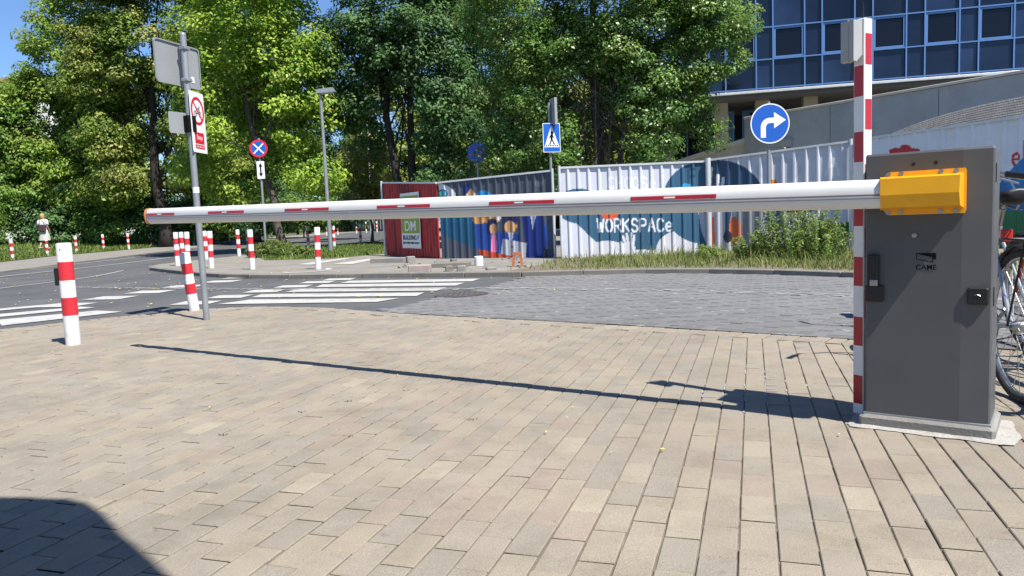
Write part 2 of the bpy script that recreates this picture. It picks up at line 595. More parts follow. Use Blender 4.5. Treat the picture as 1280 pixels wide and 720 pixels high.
# kerb stones along both edges
kb = bpy.data.objects.new('kerb', None)
COL.objects.link(kb)
tag(kb, kind='structure')


def kerb_run(line, h, w, step):
    acc = [Vector((line[0][0], line[0][1]))]
    cur = acc[0]
    dist = 0
    for p in line[1:]:
        p = Vector(p)
        while (p - acc[-1]).length >= step:
            acc.append(acc[-1] + (p - acc[-1]).normalized() * step)
    if (acc[-1] - Vector(line[-1])).length > 0.1:
        acc.append(Vector(line[-1]))
    for a, b in zip(acc, acc[1:]):
        if a.y > 34:
            continue
        m = (a + b) / 2
        d = (b - a).normalized()
        n_ = Vector((-d.y, d.x))
        k = MB()
        z = tz(m.x, m.y)
        k.box((m.x, m.y, z + h / 2 - 0.1), ((b - a).length / 2 - 0.002, w / 2, h / 2 + 0.1), (d.x, d.y, 0), (n_.x, n_.y, 0), (0, 0, 1), 0.012)
        k.build('kerb_stone', M['kerb'], kb)


kerb_run(KERB_L, 0.078, 0.12, 1.0)
kerb_run(KERB_R, 0.082, 0.14, 1.0)

# grass patch on the island, strip of earth and weeds in front of the hoarding
PATCH = [(-6.7, 20.3), (-7.6, 22.5), (-8.1, 26), (-7.4, 29.5), (-6.0, 33.4), (-3.6, 24.8), (-3.7, 21.6), (-4.7, 19.9), (-5.8, 20.0)]
STRIP = KERB_R[15:-6] + [(10.2, 7), (8.1, 11.2), (6.55, 14.0), (4.2, 15.6), (1.1, 15.8), (0.6, 13.9)]
mb = MB()
sheet(mb, PATCH, 0.076, 1.0)
tag(mb.build('grass_patch', M['grass']), kind='structure')
mb = MB()
sheet(mb, STRIP, 0.078, 1.0)
tag(mb.build('verge_soil', M['earth']), kind='structure')

# ------------------------------------------------------------------ plaza of pavers
mb = MB()
sheet(mb, PLAZA, -0.0060, 1.0)
plaza = tag(mb.build('plaza', M['sand']), kind='structure')


def brick_mesh(name, a, b, h, ch, m):
    """half sizes a (along), b (across); top rim chamfered by ch"""
    P = []
    for z, q in ((-h, 0), (-ch, 0), (0, ch)):
        P += [(-a + q, -b + q, z), (a - q, -b + q, z), (a - q, b - q, z), (-a + q, b - q, z)]
    F = [(8, 9, 10, 11)]
    for k in (0, 4):
        for i in range(4):
            j = (i + 1) % 4
            F.append((k + i, k + j, k + 4 + j, k + 4 + i))
    me = bpy.data.meshes.new(name)
    me.from_pydata(P, [], F)
    me.materials.append(m)
    me.materials.append(M['jointdark'])
    me.polygons.foreach_set('material_index', [1 if i in (2, 4) else 0 for i in range(len(F))])
    return me, np.array(P), F


def lay(name, field, parent, mats, weights, spots, a, b, h, ch, limit, joined_name, tone=None, tilt=1.0):
    """spots: (x, y, angle); the nearest `limit` become objects, the rest one mesh"""
    meshes = [brick_mesh(name, a, b, h, ch, m) for m in mats]
    V, F = meshes[0][1], meshes[0][2]
    spots = sorted(spots, key=lambda s_: s_[0] ** 2 + s_[1] ** 2 + (1e4 if abs(s_[0]) > 0.74 * s_[1] + 0.12 or s_[1] < 1.6 else 0))
    vs, fs, mi = [], [], []
    k = 0
    for i, (x, y, ang) in enumerate(spots):
        w = weights if tone is None else tone(x, y, weights)
        c = random.choices(range(len(mats)), w)[0]
        z = tz(x, y) + random.gauss(0, 0.0011)
        tx, ty = random.gauss(0, 0.006 * tilt), random.gauss(0, 0.004 * tilt)
        an = ang + random.gauss(0, 0.006)
        if i < limit:
            o = bpy.data.objects.new(name, meshes[c][0])
            COL.objects.link(o)
            o.parent = parent
            o.location = (x, y, z)
            o.rotation_euler = (tx, ty, an)
        else:
            ca, sa = math.cos(an), math.sin(an)
            for p in V:
                vs.append((x + ca * p[0] - sa * p[1], y + sa * p[0] + ca * p[1], z + p[2] - ty * p[0] + tx * p[1]))
            for f in F:
                fs.append(tuple(q + k for q in f))
                mi.append(c)
            mi[-7] = mi[-5] = len(mats)
            k += len(V)
    me = bpy.data.meshes.new(joined_name)
    me.from_pydata(vs, [], fs)
    for m in list(mats) + [M['jointdark']]:
        me.materials.append(m)
    me.polygons.foreach_set('material_index', mi)
    o = bpy.data.objects.new(joined_name, me)
    COL.objects.link(o)
    o.parent = parent
    o['kind'] = 'stuff'


def in_view(x, y, mx=1.0):
    return y > 0.8 and -0.70 * y - mx < x < 0.70 * y + mx + 1.6


SLAB = [(1.36, 2.98), (1.78, 2.62), (2.0, 2.86), (1.6, 3.2)]
ra = -0.315
ca_, sa_ = math.cos(ra), math.sin(ra)
spots = []
for kx in range(-110, 60):
    off = (kx % 2) * 0.1 + random.uniform(-0.03, 0.03)
    for ky in range(0, 60):
        ax_ = -0.545 + 0.1 * kx + 0.05
        al_ = ky * 0.2 + off
        x, y = ax_ * ca_ - al_ * sa_, ax_ * sa_ + al_ * ca_
        if y < 9.2 and in_view(x, y) and inside(PLAZA, x, y) and seg_dist(EDGE, x, y) > 0.20:
            spots.append((x, y, ra + math.pi / 2))
acc = Vector(EDGE[0])
for p in EDGE[1:]:
    p = Vector(p)
    while (p - acc).length >= 0.105:
        d = (p - acc).normalized()
        q = acc + d * 0.0525
        n_ = Vector((d.y, -d.x))
        q2 = q + n_ * 0.105
        if in_view(q2.x, q2.y, 1.5):
            spots.append((q2.x, q2.y, math.atan2(n_.y, n_.x)))
        acc = acc + d * 0.105
lightpatch = [(0.35, 1.9, 0.5), (0.75, 2.2, 0.35)]


def paver_tone(x, y, w):
    n = 0.5 + 0.5 * math.sin(x * 1.7 + 1.3 * math.sin(y * 0.9)) * math.sin(y * 1.1 + x * 0.5)
    lp = any((x - a) ** 2 + (y - b) ** 2 < r_ * r_ for a, b, r_ in lightpatch)
    return [w[0], w[1] * (0.5 + n), w[2] * (1.6 - 1.1 * n) * (1.8 if x < -0.8 else 1), w[3] * (0.4 + n), w[4], 1.4 if lp else w[5]]


lay('paver', plaza, plaza, M['pavers'], [3, 2.0, 2.2, 1.4, 2.6, 0.25], spots, 0.0954, 0.0472, 0.03, 0.0026, 300, 'paver_field', paver_tone)

# road of grey concrete blocks at the right
mb = MB()
BLK = [p for p in EDGE if -1.75 < p[0] < 7] + [(8.6, 3.2)] + [p for p in KERB_R[::-1] if -0.2 < p[0] < 7.6] + [(-0.35, 11.9), (-0.9, 9.7)]
BLK = [p for p in EDGE if -1.6 < p[0] < 7] + [p for p in KERB_R[::-1] if 0.3 < p[0] < 7.6] + [(-0.2, 10.6)]
sheet(mb, BLK, 0.0045, 1.0)
carriage = tag(mb.build('carriageway', M['blockjoint']), kind='structure')
rb = math.atan2(-1.0, 1.3)
cb, sb = math.cos(rb), math.sin(rb)
spots = []
U = 0.102
for i in range(-90, 140):
    for j in range(-20, 160):
        # herringbone: place a horizontal block where (i-j)%4==0 and a vertical where (i-j)%4==2
        k = (i - j) % 4
        if k == 0:
            cx, cy, a = (i + 1.0) * U, (j + 0.5) * U, 0.0
        elif k == 3:
            cx, cy, a = (i + 0.5) * U, (j + 0.0) * U, math.pi / 2
        else:
            continue
        x, y = cx * cb - cy * sb, cx * sb + cy * cb
        if y > 3 and in_view(x, y) and inside(BLK, x, y) and seg_dist(EDGE, x, y) > 0.06 and seg_dist(KERB_R, x, y) > 0.12:
            spots.append((x, y, a + rb))


def up8(s_):
    return s_


def lay_blocks():
    old = globals()['tz']
    globals()['tz'] = lambda x, y: old(x, y) + 0.009
    lay('road_block', carriage, carriage, M['block'], [4, 2.2, 1.6], spots, 0.0990, 0.0485, 0.03, 0.003, 300, 'road_block_field', None, 0.35)
    globals()['tz'] = old


lay_blocks()

# painted markings
mk = MB()


def stripe(a, b, w0, w1=None, dz=0.0045):
    """bar from a to b (centre line), width w"""
    a, b = Vector(a), Vector(b)
    d = (b - a).normalized()
    n_ = Vector((-d.y, d.x))
    w1 = w1 or w0
    P = [a - n_ * w0 / 2, b - n_ * w1 / 2, b + n_ * w1 / 2, a + n_ * w0 / 2]
    sheet(mk, [(p.x, p.y) for p in P], dz, 1.0)


for P in ([(-3.69, 9.25), (-1.62, 8.80), (-1.39, 9.16), (-3.44, 9.72)], [(-3.53, 10.04), (-1.21, 9.36), (-1.16, 9.8), (-3.55, 10.5)],
          [(-3.28, 10.72), (-1.02, 10.02), (-0.92, 10.45), (-3.21, 11.15)], [(-3.02, 11.4), (-0.81, 10.74), (-0.71, 11.2), (-3.04, 11.9)],
          [(-2.79, 12.05), (-0.61, 11.42), (-0.5, 11.9), (-2.73, 12.5)],
          [(-5.37, 7.76), (-4.62, 8.75), (-5.05, 9.0), (-5.83, 8.35)], [(-6.1, 8.6), (-5.3, 9.4), (-5.6, 9.6), (-6.35, 8.95)],
          [(-6.75, 9.3), (-6.0, 10.0), (-6.2, 10.25), (-6.95, 9.6)]):
    sheet(mk, P, 0.0045, 1.0)
for px, py in [(-5.99, 9.93), (-5.87, 10.83), (-5.7, 11.69), (-5.57, 12.65), (-5.28, 13.52), (-5.24, 14.45)]:
    sheet(mk, [(px - 0.33, py - 0.18), (px + 0.27, py - 0.30), (px + 0.33, py + 0.18), (px - 0.27, py + 0.30)], 0.0045, 1.0)
for px, py in [(-4.08, 9.55), (-3.92, 10.3), (-3.68, 11.02), (-3.45, 11.73), (-3.25, 12.45), (-3.0, 12.95)]:
    sheet(mk, [(px - 0.27, py - 0.16), (px + 0.25, py - 0.27), (px + 0.27, py + 0.16), (px - 0.25, py + 0.27)], 0.0045, 1.0)
for ln, w in (([(-14.2, 8), (-14.75, 20), (-15.05, 22.1), (-14.95, 29.0), (-15.7, 40)], 0.001), ([(-11.8, 2), (-12.3, 12), (-12.54, 18.2), (-12.2, 24), (-12.6, 31), (-12.9, 40), (-11.6, 55)], 0.12),
              ([(-13.4, 8), (-13.9, 18.5), (-14.25, 22.0), (-14.2, 27.5), (-14.7, 34)], 0.10), ([(-9.0, 4), (-9.5, 12), (-9.59, 13.9), (-9.4, 16.5), (-9.9, 19)], 0.07)):
    if w > 0.01:
        ribbon(mk, smooth_line(ln, 8), w, 0.0045)
tag(mk.build('road_markings', M['roadpaint']), kind='structure')
mk2 = MB()
for P in ([(-4.99, 17.33), (-4.43, 19.78), (-4.14, 19.41), (-4.57, 16.95)], [(-4.08, 16.95), (-3.47, 19.15), (-3.24, 19.0), (-3.53, 16.5)]):
    sheet(mk2, P, 0.0775, 1.0)
arc = [(-4.05 + 0.42 * math.cos(t), 14.75 + 0.62 * math.sin(t)) for t in np.linspace(-2.6, 1.0, 14)]
for (a, b) in zip(arc, arc[1:]):
    d = Vector((b[0] - a[0], b[1] - a[1])).normalized()
    n_ = Vector((-d.y, d.x)) * 0.06
    mk2.face([(p[0] + s_ * n_.x, p[1] + s_ * n_.y, tz(*p) + 0.0775) for p, s_ in ((a, -1), (b, -1), (b, 1), (a, 1))])
tag(mk2.build('path_markings', M['roadpaint']), kind='structure')
# pale lime-stained gutter seam crossing the road
gm = MB()
for off, w in ((0.0, 0.055), (0.15, 0.05)):
    ln = smooth_line([(-8.0, 13.4), (-4.22, 11.5), (0.51, 9.5), (3.49, 7.5), (6.5, 5.0)], 60)
    for (a, b) in zip(ln, ln[1:]):
        if random.random() < 0.8:
            ww = w * random.uniform(0.5, 1.3)
            zz = 0.0155 if a[0] > -0.75 else 0.0058
            gm.face([(a[0], a[1] + off - ww / 2, tz(*a) + zz), (b[0], b[1] + off - ww / 2, tz(*b) + zz), (b[0], b[1] + off + ww / 2, tz(*b) + zz), (a[0], a[1] + off + ww / 2, tz(*a) + zz)])
tag(gm.build('gutter_seam', M['roadpaint_worn']), kind='structure')

# fallen leaves and crumbs
lf = MB()
for _ in range(420):
    if random.random() < 0.12:
        x, y = random.uniform(-4, 3), random.uniform(2, 8.4)
        if not inside(PLAZA, x, y):
            continue
        s_ = random.uniform(0.005, 0.012)
    else:
        x, y = random.uniform(-12, 1), random.uniform(9, 24)
        s_ = random.uniform(0.015, 0.04)
    a = random.uniform(0, 6.3)
    z = tz(x, y) + 0.012 + (0.07 if inside(ISLAND, x, y) else 0)
    c, s2 = math.cos(a) * s_, math.sin(a) * s_
    lf.face([(x + c, y + s2, z), (x - s2 * 0.6, y + c * 0.6, z + s_ * 0.3), (x - c, y - s2, z + 0.001), (x + s2 * 0.6, y - c * 0.6, z + s_ * 0.25)])
tag(lf.build('fallen_leaves', M['yleaf']), kind='stuff', label='small dry yellow leaves scattered over road and pavers', cat='leaf litter')

# manhole cover in the road
mh = thing('manhole_cover', 'round rusty iron manhole cover set in the grey road near the crossing', 'manhole cover', (-0.63, 9.25, tz(-0.63, 9.25) + 0.004))
k = MB()
k.tube([(-0.63, 9.25, mh.location.z - 0.03), (-0.63, 9.25, mh.location.z + 0.011)], 0.34, 32)
k.build('rim', M['manhole'], mh)
k = MB()
for i in range(-4, 5):
    w = math.sqrt(0.3 ** 2 - (i * 0.065) ** 2)
    k.box((-0.63 + i * 0.065, 9.25, mh.location.z + 0.014), (0.018, w, 0.004))
k.build('cover_rib', M['asphalt'], mh)

# ------------------------------------------------------------------ barrier gate
U_ = Vector((0.80386, -0.59482, 0))          # along the cabinet face, to the right
N_ = Vector((-0.59482, -0.80386, 0))         # out of the face, towards the camera
Z_ = Vector((0, 0, 1))
A_ = Vector((1.42184, 2.97834, 0.0101))      # lower left front corner
CW, CH, CD = 0.4321, 1.0466, 0.27


def F_(u, z, out=0.0):
    return A_ + U_ * u + Z_ * z + N_ * out


gate = thing('barrier_gate', 'grey parking barrier cabinet with long white boom lowered across the driveway', 'parking barrier', F_(CW / 2, -0.05, -CD / 2))
k = MB()
prof = [(0.006, 0.0), (0.333, 0.0), (0.3331, -0.0004), (CW - 0.006, -0.0095), (CW, -0.016), (CW, -CD), (0.0, -CD), (0.0, -0.006)]
n = len(prof)
P = [F_(u, 0, o) for u, o in prof] + [F_(u, CH - 0.008, o) for u, o in prof] + [F_(CW / 2 + (u - CW / 2) * 0.985, CH, -CD / 2 + (o + CD / 2) * 0.97) for u, o in prof]
Fc = [tuple(range(n)), tuple(reversed(range(2 * n, 3 * n)))]
for q in (0, n):
    for i in range(n):
        j = (i + 1) % n
        Fc.append((q + i, q + n + i, q + n + j, q + j))
k.mesh(P, Fc)
cabinet = k.build('cabinet', M['steel_paint'], gate)
k = MB()
k.box(F_(CW / 2, -0.032, -CD / 2), (CW / 2 + 0.020, CD / 2 + 0.018, 0.034), U_, N_, Z_, 0.012)
k.build('concrete_base', M['concrete'], gate)
k = MB()
k.box(F_(CW / 2, 0.004, -CD / 2), (CW / 2 + 0.004, CD / 2 + 0.004, 0.005), U_, N_, Z_)
k.build('base_trim', M['galv'], gate)
# lock with key cover at the left, small lock pad at the right
k = MB()
k.box(F_(0.031, 0.590, 0.012), (0.021, 0.062, 0.012), U_, Z_, N_, 0.003)
lk = k.build('lock_lever', M['black'], gate)
k = MB()
k.box(F_(0.036, 0.541, 0.026), (0.014, 0.012, 0.003), U_, Z_, N_, 0.002)
k.tube([F_(0.036, 0.541, 0.028), F_(0.036, 0.541, 0.031)], 0.004, 10)
k.build('hasp', M['chrome'], lk)
k = MB()
k.box(F_(0.0355, 0.497, 0.008), (0.0335, 0.033, 0.008), U_, Z_, N_, 0.004)
k.build('lock_cover', M['black'], gate)
k = MB()
k.box(F_(0.387, 0.496, -0.003), (0.034, 0.032, 0.012), U_, Z_, N_, 0.004)
kc = k.build('key_cover', M['black'], gate)
k = MB()
k.tube([F_(0.375, 0.499, 0.0095), F_(0.381, 0.502, 0.0098), F_(0.387, 0.502, 0.0098), F_(0.395, 0.497, 0.0095)], 0.0012, 6)
k.build('arrow_mark', M['chrome'], kc)
for z in (0.95, 0.49):
    k = MB()
    k.box(F_(CW + 0.001, z, -0.05), (0.002, 0.008, 0.035), U_, N_, Z_)
    k.build('side_slot', M['black'], cabinet)
for u, z, m_ in ((0.174, 0.726, 'chrome'), (0.169, 0.999, 'black'), (0.244, 0.999, 'black')):
    k = MB()
    d_ = 0.004 if m_ == 'chrome' else 0.0006
    k.tube([F_(u, z, -0.002), F_(u, z, d_), F_(u, z, d_ * 1.2)], [0.009 if m_ == 'chrome' else 0.007, 0.009 if m_ == 'chrome' else 0.007, 0.005], 16)
    k.build('screw' if m_ == 'chrome' else 'bolt_hole', M[m_], cabinet)
# printed emblem and word
k = MB()
lo = 0.0015
k.mesh([F_(0.183, 0.657, lo), F_(0.249, 0.657, lo), F_(0.249, 0.632, lo), F_(0.239, 0.632, lo), F_(0.239, 0.642, lo)], [(0, 4, 3, 2, 1)])
for (a, b) in (((0.183, 0.655), (0.183, 0.633)), ((0.183, 0.634), (0.237, 0.621)), ((0.237, 0.622), (0.237, 0.642)), ((0.183, 0.656), (0.237, 0.642))):
    d = Vector((b[0] - a[0], b[1] - a[1])).normalized() * 0.0012
    k.mesh([F_(a[0] - d.y, a[1] + d.x, lo + 0.0004), F_(b[0] - d.y, b[1] + d.x, lo + 0.0004), F_(b[0] + d.y, b[1] - d.x, lo + 0.0004), F_(a[0] + d.y, a[1] - d.x, lo + 0.0004)], [(0, 3, 2, 1)])
put_text(k, 'CAME', F_(0.2155, 0.603, lo), U_, Z_, 0.020, 0.070, 0.0)
k.build('emblem', M['signblack'], cabinet)

# boom
T_ = Vector((1.47, 2.854, 0.8993))
E_ = Vector((-2.66, 5.55, 0.985))
BD = (E_ - T_).normalized()                 # along the boom, away from the cabinet
BO = Vector((BD.y, -BD.x, 0)).normalized()  # outwards, towards the camera side
if BO.dot(N_) < 0:
    BO = -BO
BU = Vector((0, 0, 1))
BL = (E_ - T_).length
Hh, Wh = 0.056, 0.040


def boom_ring(t, sc=1.0):
    pts = []
    for i in range(28):
        a = 2 * math.pi * i / 28
        c, s_ = math.cos(a), math.sin(a)
        w = Wh * math.copysign(abs(c) ** 0.72, c)
        h = Hh * math.copysign(abs(s_) ** 0.9, s_)
        pts.append(T_ + BD * t + BO * (w * sc) + BU * (h * sc))
    return pts


k = MB()
ts = [(0.0, 1), (1.5, 1), (3.0, 1), (BL - 0.03, 1), (BL - 0.012, 0.93), (BL, 0.7)]
P = [p for t, s_ in ts for p in boom_ring(t, s_)]
Fc = []
for i in range(len(ts) - 1):
    for q in range(28):
        j = (q + 1) % 28
        Fc.append((i * 28 + q, i * 28 + j, (i + 1) * 28 + j, (i + 1) * 28 + q))
Fc.append(tuple(range((len(ts) - 1) * 28, len(ts) * 28)))
k.mesh(P, Fc)
boom = k.build('boom', M['arm'], gate, smooth=True)
k = MB()
ring_ts = [(BL - 0.012, 1.0), (BL - 0.012, 1.06), (BL + 0.004, 1.04), (BL + 0.012, 0.85), (BL + 0.014, 0.0)]
P = [p for t, s_ in ring_ts for p in boom_ring(t, s_)]
Fc = []
for i in range(len(ring_ts) - 1):
    for q in range(28):
        j = (q + 1) % 28
        Fc.append((i * 28 + q, i * 28 + j, (i + 1) * 28 + j, (i + 1) * 28 + q))
k.mesh(P, Fc)
k.build('end_cap', M['endcap'], boom, smooth=True)


def boom_out(z):
    s_ = min(1, abs(z) / Hh) ** (1 / 0.9)
    c = math.sqrt(max(0, 1 - s_ * s_)) ** 0.72
    return Wh * c


def boom_strip(mb, t0, t1, z0, z1, lift):
    n = 4
    zs = [z0 + (z1 - z0) * i / n for i in range(n + 1)]
    for i in range(n):
        P = [T_ + BD * t + BO * (boom_out(z) + lift) + BU * z for t, z in ((t0, zs[i]), (t1, zs[i]), (t1, zs[i + 1]), (t0, zs[i + 1]))]
        mb.face(P)


for z, wd, lf_ in ((-0.004, 0.0035, 0.0012),):
    k = MB()
    boom_strip(k, 0.02, BL - 0.02, z - wd, z + wd, lf_)
    boom_strip(k, 0.02, BL - 0.02, -0.0175, -0.0155, lf_)
    k.build('seam', M['seam'], boom)
for t0, t1 in ((0.672, 1.066), (1.465, 1.848), (2.235, 2.622), (3.010, 3.40), (3.795, 4.176), (4.562, 4.905)):
    k = MB()
    boom_strip(k, t0, t1, 0.004, 0.021, 0.0012)
    st = k.build('reflective_strip', M['redtape'], boom)
    k = MB()
    tm = (t0 + t1) / 2 + 0.012
    boom_strip(k, tm - 0.026, tm + 0.026, 0.009, 0.0165, 0.0018)
    k.build('strip_mark', M['signwhite'], st)

# orange bracket: flange plate with chamfered corners, raised ridge, eight bolts
br = MB()
u0_, u1_, z0_, z1_ = 0.050, 0.345, 0.806, 0.973
ch_ = 0.035
fl = [(u0_ + ch_, z0_), (u1_ - 0.004, z0_), (u1_, z0_ + 0.01), (u1_, z1_ - 0.01), (u1_ - 0.004, z1_), (u0_ + ch_, z1_), (u0_, z1_ - ch_), (u0_, z0_ + ch_)]
br.prism(fl, A_, U_, Z_, 0.001, 0.008)
hump = [((u0_ + 0.004, u1_ - 0.008), 0.826, 0.0065), ((u0_ + 0.024, u1_ - 0.010), 0.836, 0.104), ((u0_ + 0.024, u1_ - 0.012), 0.884, 0.122), ((u0_ + 0.024, u1_ - 0.010), 0.946, 0.118), ((u0_ + 0.004, u1_ - 0.008), 0.955, 0.0065)]
P = []
for (ua, ub), z, o in hump:
    P += [F_(ua, z, o), F_(ub, z, o)]
Fc = [(2 * i, 2 * i + 1, 2 * i + 3, 2 * i + 2) for i in range(4)] + [(0, 2, 4, 6, 8), (9, 7, 5, 3, 1)]
br.mesh(P, Fc)
bracket = br.build('boom_bracket', M['orange'], gate)
for u in (0.083, 0.128, 0.262, 0.312):
    for z in (0.8160, 0.9640):
        k = MB()
        k.tube([F_(u, z, 0.008), F_(u, z, 0.0105)], 0.0085, 16)
        k.tube([F_(u, z, 0.0105), F_(u, z, 0.0155)], 0.0052, 6)
        k.build('bolt', M['chrome'], bracket)

# mortar smear round the concrete base
k = MB()
ring_o = [(-0.06, 0.02), (-0.045, 0.052), (0.1, 0.046), (0.22, 0.056), (0.36, 0.046), (0.47, 0.055), (0.51, 0.035), (0.53, -0.08), (0.505, -0.2), (0.49, -0.33), (0.2, -0.35), (-0.06, -0.33), (-0.07, -0.1)]
pp = []
for i in range(len(ring_o)):
    a, b = ring_o[i], ring_o[(i + 1) % len(ring_o)]
    for t in range(5):
        q = t / 5
        pp.append((a[0] + (b[0] - a[0]) * q + random.uniform(-.004, .004), a[1] + (b[1] - a[1]) * q + random.uniform(-.004, .004)))
pw = [(A_ + U_ * u + N_ * o) for u, o in pp]
cen = A_ + U_ * CW / 2 - N_ * CD / 2
k.mesh([(p.x, p.y, tz(p.x, p.y) + 0.0035) for p in pw] + [(cen.x + (p.x - cen.x) * 0.7, cen.y + (p.y - cen.y) * 0.7, tz(p.x, p.y) + 0.014) for p in pw],
       [(i, (i + 1) % len(pw), len(pw) + (i + 1) % len(pw), len(pw) + i) for i in range(len(pw))])
k.build('mortar_smear', M['mortar'], gate)
# chalky mortar left in the joints beside the barrier
k = MB()
for kx in range(2, 10):
    ax_ = -0.545 + 0.1 * kx
    for q in range(26):
        al = 3.30 + q * 0.045
        dens = math.exp(-((kx - 5.2) / 2.0) ** 2 - ((al - 3.82) / 0.32) ** 2)
        if random.random() > dens * 1.0:
            continue
        hw = random.uniform(0.0015, 0.0045)
        ax2 = ax_ + random.uniform(-0.003, 0.003)
        P = []
        for aa, bb2 in ((ax2 - hw, al), (ax2 + hw, al), (ax2 + hw * 0.7, al + 0.045), (ax2 - hw * 0.7, al + 0.045)):
            x, y = aa * ca_ - bb2 * sa_, aa * sa_ + bb2 * ca_
            P.append((x, y, tz(x, y) + 0.0028))
        k.face(P)
        if random.random() < 0.30:
            P = []
            l_ = random.uniform(0.04, 0.1)
            for aa, bb2 in ((ax2, al), (ax2 + l_, al), (ax2 + l_, al + 0.006), (ax2, al + 0.008)):
                x, y = aa * ca_ - bb2 * sa_, aa * sa_ + bb2 * ca_
                P.append((x, y, tz(x, y) + 0.003))
            k.face(P)
o = k.build('mortar_residue', M['mortar'], plaza)
o['kind'] = 'stuff'

# ------------------------------------------------------------------ striped square post behind the cabinet
pc = Vector((1.498, 3.165, 0))
pz = tz(pc.x, pc.y)
post = thing('striped_post', 'slim square white post with red patches and a grey box, behind the barrier cabinet', 'post', (pc.x, pc.y, pz))
va = math.atan2(-0.905, -0.426)
lN = Vector((math.cos(va - R(35.5)), math.sin(va - R(35.5)), 0))
rN = Vector((math.cos(va + R(54.5)), math.sin(va + R(54.5)), 0))
hw = 0.0255
PH = 1.665
k = MB()
k.box((pc.x, pc.y, pz + PH / 2), (hw, hw, PH / 2), lN, rN, Z_, 0.003)
k.build('post', M['white'], post)


for t, face in [(PH * q, f) for q, f in ((0.926, 'r'), (0.767, 'r'), (0.606, 'r'), (0.447, 'r'), (0.29, 'r'), (0.849, 'l'), (0.687, 'l'), (0.526, 'l'), (0.373, 'l'), (0.2185, 'l'), (0.066, 'l'))]:
    k = MB()
    nn, tt = (lN, rN) if face == 'l' else (rN, lN)
    c = pc + nn * (hw + 0.0006) + Z_ * (pz + t)
    k.box(c, (0.021 if face == 'l' else 0.02, 0.0008, 0.062), tt, nn, Z_)
    k.build('red_patch', M['redtape'], post)
k = MB()
bc = pc + lN * 0.054 - rN * 0.004 + Z_ * (pz + PH - 0.088)
prof = [(-0.028, 0.078), (0.028, 0.078), (0.028, -0.084), (0.010, -0.088), (-0.028, -0.058)]
X2 = lN
k.prism([(-x, y) for x, y in prof], bc - rN * 0.01, -X2, Z_, -0.03, 0.03)
bx_ = k.build('receiver_box', M['greybox'], post)
k = MB()
k.prism([(-x * 1.06, y * 1.03) for x, y in prof], bc - rN * 0.01, -X2, Z_, 0.0, 0.006)
k.build('box_lid', M['greybox'], bx_)
k = MB()
k.tube([(pc.x, pc.y, pz + PH), (pc.x, pc.y, pz + PH + 0.02), (pc.x, pc.y, pz + PH + 0.07)], [0.006, 0.004, 0.003], 8)
k.build('antenna', M['black'], post)

# ------------------------------------------------------------------ bollards


def make_bollard(h=0.85, r=0.0575):
    root = thing('bollard', 'x', 'bollard', (0, 0, 0), 'red and white striped steel bollards')
    k = MB()
    k.tube([(0, 0, -0.12), (0, 0, h - 0.004), (0, 0, h)], [r, r, r - 0.003], 24)
    k.build('tube', M['white_dirty'], root, smooth=True)
    k = MB()
    k.tube([(0, 0, h + 0.001), (0, 0, h + 0.004)], [r * 0.88, r * 0.86], 20)
    k.build('cap', M['white_dirty'], root)
    for a, b in ((0.64, 0.82), (0.295, 0.47)):
        k = MB()
        k.tube([(0, 0, h * a), (0, 0, h * b)], r + 0.0012, 24, caps=False)
        k.build('red_band', M['red'], root, smooth=True)
    return root


